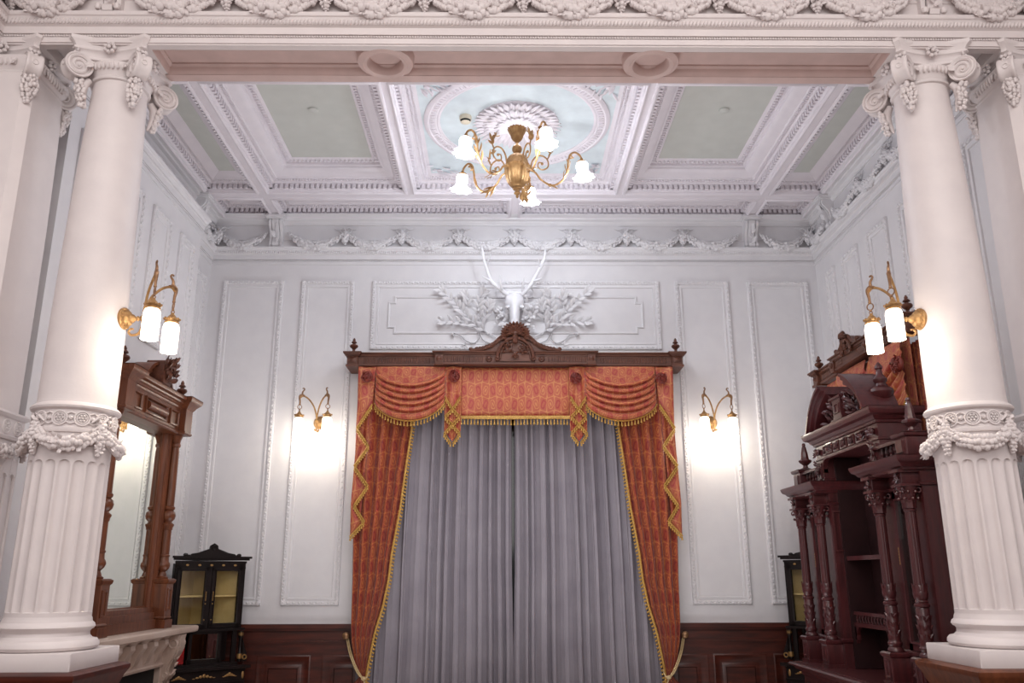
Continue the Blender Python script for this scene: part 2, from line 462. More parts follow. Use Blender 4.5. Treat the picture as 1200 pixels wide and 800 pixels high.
# ------------------------------------------------------------------ architrave, frieze and cornice
AR = [(-.012,-.001),(.010,-.001),(.010,.032),(.003,.034),(.003,.050),(.018,.053),(.018,.098),(.026,.102),(.036,.118),(.048,.148),(.056,.153),(.060,.163),(.060,.176),(-.003,.182)]
def architrave(m, path, z, beads_m, closed=False):
    m.sweep(path, [(d, z+h) for d, h in AR], closed)
    segs = list(zip(path, path[1:])) + ([(path[-1], path[0])] if closed else [])
    for (ax, ay), (bx, by) in segs:
        L = math.hypot(bx-ax, by-ay); nx, ny = -(by-ay)/L, (bx-ax)/L
        al = abs(bx-ax) > abs(by-ay)
        for d, h, st, r in ((.010,.042,.015,.008), (.036,.124,.021,.012)):
            n = int(L/st)
            for k in range(n):
                t = (k+.5)/n
                big = r > .01; rr = (r*.95, r*(1.1 if big else .8), r*(1.9 if big else 1)) if al else (r*(1.1 if big else .8), r*.95, r*(1.9 if big else 1))
                beads_m.ball((ax+(bx-ax)*t+nx*d, ay+(by-ay)*t+ny*d, z+h), rr, 5, 3, Matrix.Rotation(.35, 4, 'Y') if al else Matrix.Rotation(.35, 4, 'X'))
ZA = 4.575
frz = MB(); bd = MB()
pth = [(HW,4.66),(HW,YB),(-HW,YB),(-HW,7.24),(-2.89,7.24),(-2.89,4.66)]
architrave(frz, pth, ZA, bd)
m = MB(); m.box(-HW, -2.86, 4.66, 7.24, ZA+.17, ZA+.18)
# upper cornice under the coffers
pth2 = [(HW,4.66),(HW,YB),(-HW,YB),(-HW,4.66)]
frz.sweep(pth2, [(0,5.0),(.012,5.0),(.014,5.012),(.022,5.018),(.03,5.04),(.06,5.05),(.064,5.066),(.11,5.072),(.125,5.08)], False)
frz.sweep(pth2, [(0,4.835),(.006,4.838),(.006,4.846),(0,4.85)], False)
FR = S('trim_1', frz, WHITE); S('bead_moulding', bd, WHITE, FR, 30); S('ledge', m, WHITE, FR)
# garland prototypes (local: x along, -y out of the wall, z up; origin at the left node)
def garland_mesh(T, span, sag, big, rng, rib=True):
    g = MB(T); n = 22
    pts = [(span*(k/n), -.030 - .012*sin(pi*k/n), -sag*(1-(2*k/n-1)**2)**.9 if 0 < k < n else 0) for k in range(n+1)]
    fruit_rope(g, pts, lambda t: .012 + big*sin(pi*t)**.8, .020, rng)
    for q in (.3, .5, .7):
        k = int(q*n); blossom(g, (pts[k][0], pts[k][1]-big*.8, pts[k][2]), big*1.0, 5)
    return g
def drop_mesh(T, L, w, rng, bow=True):
    g = MB(T)
    pts = [(0, -.03, -L*k/8) for k in range(9)]
    fruit_rope(g, pts, lambda t: w*(.45+.75*sin(pi*min(1, t*1.05))**.7)*(1-.45*t), .018, rng)
    if bow:
        for sgn in (-1, 1):
            g.torus((sgn*.035, -.02, .028), .026, .006, 10, 5, Matrix.Rotation(pi/2, 4, 'X'))
            g.tube([(0,-.025,.01),(sgn*.04,-.03,.045),(sgn*.085,-.02,.03),(sgn*.12,-.015,.05)], [.006,.009,.008,.004], 5, flat=.5)
        g.ball((0,-.03,.015), .016, 6, 4)
    return g
SP = .571
protoG = protoD = None
def put_garland(T, parent, sx=1.0):
    global protoG
    if protoG is None:
        protoG = garland_mesh(T, SP, .155, .036, random.Random(5)).build('garland', WHITE, parent, 50, 'structure'); WM[protoG] = T
        # rebase so that copies can be placed freely
        me = protoG.data; me.transform(T.inverted() @ WM[parent]); protoG.matrix_local = WM[parent].inverted() @ T
        return protoG
    return inst(protoG, T, parent)
def put_drop(T, parent):
    global protoD
    if protoD is None:
        protoD = drop_mesh(T, .145, .042, random.Random(9)).build('garland_drop', WHITE, parent, 50, 'structure'); WM[protoD] = T
        me = protoD.data; me.transform(T.inverted() @ WM[parent]); protoD.matrix_local = WM[parent].inverted() @ T
        return protoD
    return inst(protoD, T, parent)
ZN = 4.915
Sx = lambda s: Matrix.Diagonal((s, 1, 1, 1))
TB, TL, TRt = Tr(0, YB, 0), Tr(-HW, 0, 0) @ Rz(90), Tr(HW, 0, 0) @ Rz(-90)
xn = [-2.29, -1.714, -1.143, -.571, 0, .571, 1.143, 1.714, 2.29]
for a, b in zip(xn, xn[1:]): put_garland(TB @ Tr(a, 0, ZN) @ Sx((b-a)/SP), FR)
for x in xn[1:-1]: put_drop(TB @ Tr(x, 0, ZN), FR)
for a, b in ((-2.98,-2.50),(2.50,2.98)): put_garland(TB @ Tr(a, 0, ZN) @ Sx((b-a)/SP), FR)
for x in (-2.98, 2.98): put_drop(TB @ Tr(x, -.03, ZN), FR)
yn = [7.36, 6.79, 6.22, 5.65, 5.08, 4.62]
for TT, sg in ((TL, 1), (TRt, -1)):
    for a, b in zip(yn, yn[1:]):
        u0 = min(sg*a, sg*b); put_garland(TT @ Tr(u0, 0, ZN) @ Sx((a-b)/SP), FR)
    for y in yn[1:-1]: put_drop(TT @ Tr(sg*y, 0, ZN), FR)
    u0 = min(sg*7.54, sg*7.95); put_garland(TT @ Tr(u0, 0, ZN) @ Sx(.41/SP), FR)
    put_drop(TT @ Tr(sg*7.93, 0, ZN), FR)
# console brackets carrying the beams
def console(T, parent):
    g = MB(T)
    pf = [(0,4.76),(-.035,4.76),(-.05,4.775),(-.052,4.80),(-.04,4.82),(-.038,4.86),(-.05,4.90),(-.075,4.94),(-.10,4.965),(-.112,4.99),(-.11,5.02),(-.10,5.03),(0,5.03)]
    for x0, x1, e in ((-.066,-.040,0),(-.034,.034,-.006),(.040,.066,0)):
        g.prism(pf, x0, x1, lambda u, v, h, e=e: (h, u+ (e if u < 0 else 0), v))
    g.prism([(0,4.762),(-.03,4.762),(-.03,5.03),(0,5.03)], -.06, .06, lambda u, v, h: (h, u, v))
    for x in (-.055, .055):
        g.torus((x,-.082,4.99), .02, .008, 12, 5, Matrix.Rotation(pi/2, 4, 'Y')); g.torus((x,-.036,4.785), .013, .006, 10, 5, Matrix.Rotation(pi/2, 4, 'Y'))
    g.box(-.085,.085,-.135,0,5.03,5.045); g.box(-.10,.10,-.15,0,5.045,5.062); g.box(-.09,.09,-.14,0,5.062,5.08)
    rg = random.Random(2)
    for k in range(7): g.leaf((0,-.062-.006*k,4.80+.024*k), (rg.uniform(-.8,.8),-.3,.6), (0,-1,.2), .05, .03, .2, 3)
    return g.build('console_bracket', WHITE, parent, 35, 'structure')
for x in (-2.41, 2.41): console(TB @ Tr(x,0,0), FR)
for TT, y in ((TL, 7.455), (TRt, -7.455)): console(TT @ Tr(y,0,0), FR)

# the great beam over the columns
m = MB(); zt = 5.46
m.box(-3.35, 3.35, YE0, YE0+.05, ZE-.01, zt); m.box(-3.35, 3.35, YE1-.07, YE1, ZE-.01, zt)
m.box(-3.35, 3.35, YE0+.05, YE1-.07, ZE+.065, zt)
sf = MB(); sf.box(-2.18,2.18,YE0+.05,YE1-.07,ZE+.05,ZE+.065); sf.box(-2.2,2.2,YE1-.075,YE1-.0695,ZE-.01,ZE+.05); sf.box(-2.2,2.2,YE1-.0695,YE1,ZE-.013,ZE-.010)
for s_ in (-1, 1):
    a, b = sorted((s_*2.18, s_*2.66)); m.box(a, b, YE0+.05, YE1-.07, ZE-.01, ZE+.06)
    a, b = sorted((s_*2.80, s_*3.35)); m.box(a, b, YE0+.05, YE1-.07, ZE-.01, ZE+.06)
    a, b = sorted((s_*3.04, s_*3.4)); m.box(a, b, -4.5, YE0, ZE-.01, zt)
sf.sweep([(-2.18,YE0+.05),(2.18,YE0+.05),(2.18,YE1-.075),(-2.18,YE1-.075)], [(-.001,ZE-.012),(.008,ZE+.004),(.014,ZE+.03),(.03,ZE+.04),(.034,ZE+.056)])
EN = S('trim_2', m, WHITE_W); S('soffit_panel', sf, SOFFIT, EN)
m = MB(); bd = MB()
ep = [(3.04,-4.5),(3.04,YE0),(-3.04,YE0),(-3.04,-4.5)]
architrave(m, ep, ZE-.0, bd)
m.sweep(ep, [(0,4.835),(.008,4.84),(.008,4.85),(0,4.856)], False)
m.sweep(ep, [(0,5.05),(.02,5.06),(.04,5.10),(.12,5.14),(.14,5.20),(.3,5.24),(.34,5.34),(.34,5.45)], False)
S('architrave_moulding', m, WHITE_W, EN); S('bead_moulding', bd, WHITE_W, EN, 30)
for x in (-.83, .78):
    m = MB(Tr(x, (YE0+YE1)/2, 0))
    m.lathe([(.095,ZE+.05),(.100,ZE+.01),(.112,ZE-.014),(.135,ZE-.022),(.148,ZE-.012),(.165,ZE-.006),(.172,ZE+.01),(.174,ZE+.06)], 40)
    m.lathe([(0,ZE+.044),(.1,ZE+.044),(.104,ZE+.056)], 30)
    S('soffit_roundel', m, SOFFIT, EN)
TE = Tr(0, YE0, 0); wn = []
gW = garland_mesh(TE @ Tr(-2.32,0,ZN-.012), SP, .165, .040, random.Random(21)).build('garland', WHITE_W, EN, 50, 'structure')
T0 = TE @ Tr(-2.32,0,ZN-.012); gW.data.transform(T0.inverted() @ WM[EN]); gW.matrix_local = WM[EN].inverted() @ T0; WM[gW] = T0
dW = drop_mesh(TE @ Tr(-1.737,0,ZN-.01), .165, .046, random.Random(22)).build('garland_drop', WHITE_W, EN, 50, 'structure')
T1 = TE @ Tr(-1.737,0,ZN-.01); dW.data.transform(T1.inverted() @ WM[EN]); dW.matrix_local = WM[EN].inverted() @ T1; WM[dW] = T1
gx = [-2.32, -1.737, -1.158, -.579, 0, .579, 1.158, 1.737, 2.32]
for a, b in list(zip(gx, gx[1:]))[1:] + [(-3.02,-2.52), (2.52,3.02)]: inst(gW, TE @ Tr(a,0,ZN-.012) @ Sx((b-a)/SP), EN)
for x in gx[2:-1] + [-2.99, 2.99]: inst(dW, TE @ Tr(x,0,ZN-.01), EN)
for s_ in (-1, 1):
    for k in range(6):
        T = Tr(s_*3.04, 0, 0) @ Rz(-90*s_)
        y = YE0 - .05 - SP*(k+1); u = y if s_ < 0 else -y-SP
        inst(gW, T @ Tr(u, 0, ZN-.012), EN)
# fluted bracket blocks on the beam frieze
for x in (-2.42, 2.42):
    g = MB(TE @ Tr(x,0,0))
    for a, b, e in ((-.065,-.038,.05),(-.03,.03,.06),(.038,.065,.05)):
        g.prism([(0,ZE+.18),(-e,ZE+.18),(-e-.01,ZE+.21),(-e+.012,ZE+.235),(-e+.006,ZE+.28),(-e-.03,ZE+.36),(-e-.05,ZE+.42),(-e-.04,ZE+.48),(0,ZE+.48)], a, b, lambda u, v, h: (h, u, v))
    for q in range(8): g.leaf((0,-.07,ZE+.23+.025*q), ((-1)**q*.7,-.3,.6), (0,-1,.1), .055, .03, .2, 3)
    g.ball((-.055,-.06,ZE+.205), .022, 8, 5); g.ball((.055,-.06,ZE+.205), .022, 8, 5)
    S('console_bracket', g, WHITE_W, EN)

# ------------------------------------------------------------------ wall panels (rope mouldings), dado
PP = [(0,0),(0,.016),(.006,.022),(.03,.020),(.036,.010),(.05,.008),(.054,.014),(.066,.012),(.07,0)]
def panel(m, T, x0, x1, z0, z1, rope=True):
    m.T = T
    m.sweep([(x0,z0),(x1,z0),(x1,z1),(x0,z1)], PP, True, lambda u, v, h: (u, -h, v))
    if rope:
        st = .026
        for (ax, az), (bx, bz) in (((x0,z0),(x1,z0)),((x1,z0),(x1,z1)),((x1,z1),(x0,z1)),((x0,z1),(x0,z0))):
            L = math.hypot(bx-ax, bz-az); n = max(1, int(L/st)); nx, nz = -(bz-az)/L, (bx-ax)/L
            ang = math.atan2(bz-az, bx-ax)
            for k in range(n):
                t = (k+.5)/n; w = .018 + .006*(-1)**k
                m.ball((ax+(bx-ax)*t+nx*w, -.020, az+(bz-az)*t+nz*w), (.018,.010,.0095), 5, 3, Matrix.Rotation(-ang+.6*(-1)**k, 4, 'Y'))
        for x in (x0+.02, x1-.02):
            for z in (z0+.02, z1-.02): m.ball((x,-.022,z), (.022,.012,.022), 8, 4)
def P(name, T, *r, rope=True):
    m = MB(); panel(m, T, *r, rope=rope); return S(name, m, WHITE, None, 30)
P('trim_3', TB, -2.905, -2.305, 1.30, 4.40); P('trim_4', TB, -2.125, -1.60, 1.30, 4.40)
P('trim_5', TB, 1.61, 2.15, 1.30, 4.40); P('trim_6', TB, 2.335, 2.95, 1.30, 4.40)
m = MB(); panel(m, TB, -1.42, 1.45, 3.69, 4.40)
a, b, c, d, e = -1.26, 1.285, 3.85, 4.245, .07
e = .06
m.sweep([(a+e,c),(b-e,c),(b-e,c+e),(b,c+e),(b,d-e),(b-e,d-e),(b-e,d),(a+e,d),(a+e,d-e),(a,d-e),(a,c+e),(a+e,c+e)], [(0,0),(.002,.010),(.012,.014),(.022,.010),(.024,0)], True, lambda u, v, h: (u, -h, v))
S('trim_7', m, WHITE, None, 30)
TLb = Tr(-2.89, 0, 0) @ Rz(90)
P('trim_8', TLb, 6.75, 7.08, 1.30, 4.40); P('trim_9', TLb, 6.18, 6.55, 3.3, 4.40)
P('trim_10', TLb, 5.60, 6.0, 3.3, 4.40); P('trim_11', TLb, 5.0, 5.42, 1.3, 4.40)
P('trim_12', TL, 7.60, 7.86, 1.30, 4.40)
P('trim_13', TRt, -7.74, -7.52, 3.5, 4.40); P('trim_14', TRt, -7.33, -6.98, 3.5, 4.40)
P('trim_15', TRt, -6.77, -6.39, 3.5, 4.40); P('trim_16', TRt, -6.18, -5.7, 3.5, 4.40); P('trim_17', TRt, -5.2, -4.8, 1.3, 4.40)
for k in range(3):
    P('trim_%d' % (18+k), Tr(-3.38,0,0) @ Rz(90), 2.4-1.6*k, 3.6-1.6*k, 1.4, 4.2, rope=False); P('trim_%d' % (21+k), Tr(3.38,0,0) @ Rz(-90), -3.6+1.6*k, -2.4+1.6*k, 1.4, 4.2, rope=False)
# wainscot
m = MB(); TD = I4
for x0, x1 in ((-HW, -1.27), (1.27, HW)):
    m.box(x0, x1, YB-.02, YB, 0, 1.12)
    m.box(x0, x1, YB-.06, YB, 1.105, 1.142); m.box(x0, x1, YB-.045, YB, 1.085, 1.105)
    m.box(x0, x1, YB-.034, YB, .985, 1.0); m.box(x0, x1, YB-.028, YB, .972, .985)
    m.box(x0, x1, YB-.04, YB, 0, .14)
def wp(x0, x1, z0, z1, T):
    m.T = T
    m.sweep([(x0,z0),(x1,z0),(x1,z1),(x0,z1)], [(0,0),(0,.006),(.012,.009),(.022,.005),(.03,.001),(.075,.001),(.08,.003),(.11,.008),(.115,.008)], True, lambda u, v, h: (u, -.02-h, v))
    m.box(x0+.11, x1-.11, -.028, -.02, z0+.11, z1-.11)
    m.T = I4
for x0, x1 in ((-2.93,-2.41),(-2.30,-1.82),(-1.72,-1.33),(1.33,1.72),(1.76,2.24),(2.30,2.86)): wp(x0, x1, .22, .88, TB)
S('trim_24', m, WOODD)
m = MB()
for T, a, b in ((Tr(-3.38,0,0) @ Rz(90), -4.5, 4.2), (Tr(3.38,0,0) @ Rz(-90), -4.2, 4.5), (Tr(HW,0,0) @ Rz(-90), -8, -4.88), (Tr(-HW,0,0) @ Rz(90), 7.24, 7.98), (TLb, 4.87, 7.24)):
    m.T = T; m.box(a, b, -.02, 0, 0, 1.12); m.box(a, b, -.05, 0, 1.105, 1.142); m.box(a, b, -.034, 0, .975, 1.0)
S('trim_25', m, WOODD)
# ================================================================== columns and pilasters
def capital(root, cx, cy, zt, h=.232, rs=.149, mt=WHITE_W, square=False):
    """diagonal-volute capital: concave abacus, egg band, volutes, rosettes, grape drops"""
    cap = MB(); T = Tr(cx, cy, 0)
    # concave abacus
    def outline(k):
        pts = []
        for q in range(4):
            M = Rz(90*q)
            for i in range(9):
                t = -1+2*i/8; bow = .050*(1-t*t)
                c = h*k; e = c*.90
                p = M @ Vector((e*t, -c + bow*k, 0))
                pts.append((p.x, p.y))
        return pts
    lev = [(.80,zt-.088),(.84,zt-.085),(.84,zt-.072),(.81,zt-.068),(.83,zt-.050),(.885,zt-.034),(.925,zt-.030),(.925,zt-.018),(.895,zt-.014),(.925,zt+.006),(.985,zt+.022),(1.0,zt+.026),(1.0,zt+.046)]
    vs = []; n = 36
    for k, z in lev: vs += [(x,y,z) for x, y in outline(k)]
    fs = [(a*n+i, a*n+(i+1)%n, a*n+n+(i+1)%n, a*n+n+i) for a in range(len(lev)-1) for i in range(n)]
    fs += [tuple(range(n-1,-1,-1)), tuple((len(lev)-1)*n+i for i in range(n))]
    cap.T = T; cap.add(vs, fs)
    if square:
        r = rs
        cap.sweep([(-r,-r),(-r,r),(r,r),(r,-r)], [(-.0,zt-.20),(.014,zt-.195),(.018,zt-.183),(.006,zt-.172),(.010,zt-.165),(.022,zt-.15),(.035,zt-.115),(.03,zt-.085),(0,zt-.085)], True)
    else:
        cap.lathe([(rs,zt-.205),(rs+.014,zt-.20),(rs+.018,zt-.188),(rs+.006,zt-.178),(rs+.012,zt-.168),(rs+.02,zt-.15),(rs+.036,zt-.12),(rs+.036,zt-.10),(rs+.01,zt-.082)], 40)
    # egg and leaf band
    for q in range(4):
        M = Rz(90*q)
        for i in range(9):
            t = (i-4)/4*.105
            d = rs+.03 if square else math.sqrt(max(0, (rs+.032)**2 - t*t))
            cap.ball(M @ Vector((t, -d, zt-.128)), (.0105,.014,.024), 6, 5, M)
        for s_ in (-1, 1):
            for k in range(3):
                cap.leaf(M @ Vector((s_*.085, -rs-.030, zt-.130)), M.to_3x3() @ Vector((s_*(1-.3*k), -.25, .15-.28*k)), M.to_3x3() @ Vector((0,-1,.1)), .042, .024, .2, 3)
    cap.T = I4
    c = cap.build('capital', mt, root)
    rg = random.Random(int(abs(cx)*10)+1)
    for q in range(4):
        vm = MB(); gr = MB(); ro = MB()
        M = T @ Rz(90*q+45)           # local -y = outward along the diagonal
        R0 = h*1.414 - .075; zc = zt-.142; rv = .078
        vm.T = M @ Tr(0, -R0, zc)
        # volute body: a drum across the diagonal, flared outwards, with raised spirals on both faces
        A = Matrix.Rotation(pi/2, 4, 'Y')
        vm.lathe([(.0,-.028),(rv*.80,-.030),(rv*.86,-.042),(rv*.97,-.044),(rv,-.038),(rv*1.0,-.030),(rv*.92,-.020),(rv*.92,.020),(rv*1.0,.030),(rv,.038),(rv*.97,.044),(rv*.86,.042),(rv*.80,.030),(0,.028)], 36, A)
        for s_ in (-1, 1):
            pts = []; rr = []
            for k in range(44):
                t = k/43; a = .6 + t*2*pi*2.1; r = rv*.80*(1-t)**.9 + .004
                pts.append((s_*.031, r*cos(a)*1.0, r*sin(a))); rr.append(.0125*(1-t*.6))
            vm.tube(pts, rr, 6)
            vm.ball((s_*.032,0,0), (.008,.010,.010), 8, 5)
            vm.torus((0, -rv*.92, 0), .015, .004, 12, 5, Matrix.Rotation(pi/2, 4, 'X')) if s_ > 0 else None
        # leaf linking the abacus corner to the volute
        vm.prism([(-.03,.055),(.05,.082),(.09,.082),(.11,.05),(.08,.02),(.06,.045)], -.036, .036, lambda u, v, hh: (hh, u, v))
        ro.T = M
        blossom(ro, (0, -h*1.414+.062, zt-.050), .034, 5)
        gr.T = M
        L = .15; Rg = R0 - .045 if not square else rs*1.414+.004
        for k in range(11):
            t = k/10; w = .036*sin(pi*min(1, .25+t*.72)); nb = max(1, int(w/.011))
            for i in range(nb+2):
                gr.ball(((i/max(1,nb+1)-.5)*2*w+rg.uniform(-.004,.004), -Rg-.012-rg.uniform(0,.018)-.02*sin(pi*i/(nb+1))+.03*t, zt-.225-L*t), rg.uniform(.011,.0155), 6, 4)
        gr.tube([(0,-Rg+.03,zt-.20),(0,-Rg+.004,zt-.24),(0,-Rg+.004,zt-.30),(0,-Rg+.03,zt-.23-L)], [.02,.027,.022,.006], 8)
        vm.build('volute', mt, c); gr.build('grape_cluster', mt, c, 60); ro.build('rosette', mt, c, 50); ro = MB()
        if True:
            M2 = T @ Rz(90*q); ro.T = M2
            for i in range(7):
                a = 2*pi*i/7; ro.ball((.027*cos(a), -h+.040, zt-.022+.027*sin(a)), (.013,.014,.013), 6, 4)
            ro.ball((0,-h+.028,zt-.022), .012, 8, 5)
            ro.build('abacus_flower', mt, c, 50)
    return c
def flute_r(R, z0, z1, n, dep):
    def fn(r, a, z):
        t = (a*n/(2*pi)) % 1.0; x = (t-.5)/.37
        if abs(x) >= 1 or z < z0 or z > z1: return r
        # round-headed flute: near the top the flute narrows as an arch
        w = pi*R/n*.74
        top = z1 - z; lim = 1.0
        if top < w: lim = math.sqrt(max(0, 1-(1-top/w)**2))
        if abs(x) >= lim: return r
        return r - dep*math.sqrt(max(0, 1-(x/lim)**2))
    return fn
def column(cx, label):
    cy = 4.475; root = thing('ionic_column', label, 'column', Tr(cx, cy, 0))
    T = Tr(cx, cy, 0)
    m = MB(T); b = .263
    m.box(-.285,.285,-.285,.285,0,.1); m.box(-.26,.26,-.26,.26,.1,1.02)
    m.sweep([(-.26,-.26),(-.26,.26),(.26,.26),(.26,-.26)], [(0,.98),(.006,1.0),(.02,1.03),(.03,1.06),(.045,1.085),(.05,1.095),(.05,1.112),(.03,1.122),(.0,1.125)])
    m.box(-.26,.26,-.26,.26,1.02,1.123)
    ped = m.build('pedestal', WOODM if cx > 0 else WOODD, root)
    m = MB(T)
    for q in range(4):
        m.T = T @ Rz(90*q)
        m.sweep([(-.19,.2),(.19,.2),(.19,.9),(-.19,.9)], [(0,0),(0,.01),(.02,.014),(.04,.002)], True, lambda u, v, h_: (u, -.26-h_, v))
    m.build('panel_moulding', WOODM if cx > 0 else WOODD, ped)
    m = MB(T); m.bevbox(-b, b, -b, b, 1.123, 1.205, .004); m.build('plinth', WHITE_W, root)
    m = MB(T)
    m.lathe([(.225,1.205),(.240,1.211),(.249,1.224),(.247,1.240),(.235,1.254),(.214,1.258),(.210,1.262),(.200,1.272),(.198,1.288),(.204,1.298),(.214,1.303),(.221,1.314),(.216,1.328),(.206,1.336),(.204,1.340),(.202,1.352),(.197,1.362),(.197,1.37)], 64)
    m.build('base', WHITE_W, root)
    # fluted drum
    z0, z1 = 1.386, 2.125; rows = [1.365, 1.384, 1.3865, 1.39]
    rows += [1.42 + .11*k for k in range(6)]; w = pi*.198/18*.74
    rows += [z1-w+w*sin(k/8*pi/2) for k in range(9)] + [z1+.002, 2.18, 2.275]
    prof = [(.197 - .005*(z-1.36), z) for z in rows]
    m = MB(T); m.lathe(prof, 18*14, fn=flute_r(.198, z0, z1, 18, .013)); drum = m.build('fluted_drum', WHITE_W, root, 28)
    # medallion band
    m = MB(T)
    m.lathe([(.190,2.262),(.206,2.266),(.210,2.274),(.210,2.288),(.197,2.292),(.197,2.382),(.206,2.386),(.217,2.392),(.221,2.402),(.215,2.412),(.205,2.42),(.196,2.424)], 64)
    rb = .199
    for k in range(12):
        a = 2*pi*k/12 + .1; M = Rz(math.degrees(a)); N_ = lambda x, z: M @ Vector((x, -math.sqrt(max(0, (rb+.004)**2-x*x)), z))
        big = k % 1 == 0
        for R_, r_ in ((.036,.006),(.026,.004)):
            m.tube([N_(R_*cos(t*pi/8), 2.337+R_*sin(t*pi/8)) for t in range(17)], r_, 5, caps=False)
        for q in range(6): m.ball(N_(.015*cos(q*pi/3), 2.337+.015*sin(q*pi/3)), .0075, 5, 4)
        m.ball(N_(0,2.337), .007, 6, 4)
        M = Rz(math.degrees(a+pi/12)); m.ball(N_(0,2.337), .012, 6, 4)
        for sz in (-1, 1):
            m.tube([N_(-.022, 2.337+sz*.020), N_(0, 2.337+sz*.030), N_(.022, 2.337+sz*.020)], .005, 5)
    m.build('medallion_band', WHITE_W, root)
    # garland hung round the drum
    rg = random.Random(4); NG = 4; off = -90 - 28 if cx < 0 else -90 + 28
    for k in range(NG):
        m = MB(T); a0 = math.radians(off + 360/NG*k); a1 = a0 + 2*pi/NG; n = 26
        pts = [((.206+.016*sin(pi*i/n))*cos(a0+(a1-a0)*i/n), (.206+.016*sin(pi*i/n))*sin(a0+(a1-a0)*i/n), 2.305-.105*(1-(2*i/n-1)**2)**.8) for i in range(n+1)]
        wreath(m, pts, lambda t: .014+.022*sin(pi*t)**.7, .017, rg)
        m.build('garland', WHITE_W, drum, 50)
        m = MB(T); c, s_ = cos(a0), sin(a0)
        wreath(m, [(.210*c, .210*s_, 2.325-.175*i/8) for i in range(9)], lambda t: .036*(1-.4*t)*(.6+.4*sin(pi*t)), .018, rg)
        for dz in (-1, 1):
            q = a0+dz*.12; m.tube([(.216*c,.216*s_,2.315),(.222*cos(q),.222*sin(q),2.345),(.212*cos(a0+dz*.24),.212*sin(a0+dz*.24),2.318)], [.006,.010,.005], 6)
        m.build('garland_drop', WHITE_W, drum, 50)
    # smooth shaft
    m = MB(T)
    m.lathe([(.196,2.424),(.192,2.45),(.1915,2.7),(.188,3.0),(.182,3.3),(.174,3.6),(.165,3.9),(.156,4.15),(.150,4.30),(.149,4.345)], 64)
    m.build('shaft', WHITE_W, root)
    capital(root, cx, cy, ZE-.012)
    return root
def wreath(mb, pts, rad, step, rng, seg=6, rings=4):
    """fruit garland round a vertical axis: outward is away from the builder's origin in plan"""
    P = [Vector(p) for p in pts]; L = [0]
    for i in range(1, len(P)): L.append(L[-1]+(P[i]-P[i-1]).length)
    tot = L[-1]; mb.tube(P, [max(.004, rad(l/tot)*.85) for l in L], 8); s = 0; i = 1
    while s < tot:
        while i < len(P)-1 and L[i] < s: i += 1
        t = (s-L[i-1])/max(1e-6, L[i]-L[i-1]); c = P[i-1].lerp(P[i], t); R = rad(s/tot)
        o = Vector((c.x, c.y, 0)).normalized(); d = (P[i]-P[i-1]).normalized(); w = d.cross(o).normalized()
        k = max(3, int(R/.0105))
        for q in range(k):
            a = -1.4+2.8*(q+rng.random()*.6+.2)/k; rr = R*rng.uniform(.36,.56); p = c+w*sin(a)*R*.9+o*cos(a)*R*.75
            if rng.random() < .1: mb.leaf(p, w*sin(a)+d*rng.uniform(-.8,.8)+o*.5, o, R*.8, R*.7, .2, 3)
            else: mb.ball(p, rr, seg, rings)
        s += step*rng.uniform(.8,1.15)
column(-2.40, 'round white plaster column with fluted drum, in front of the wooden mirror and marble mantelpiece')
column(2.40, 'round white plaster column with fluted drum, in front of the dark red sideboard')
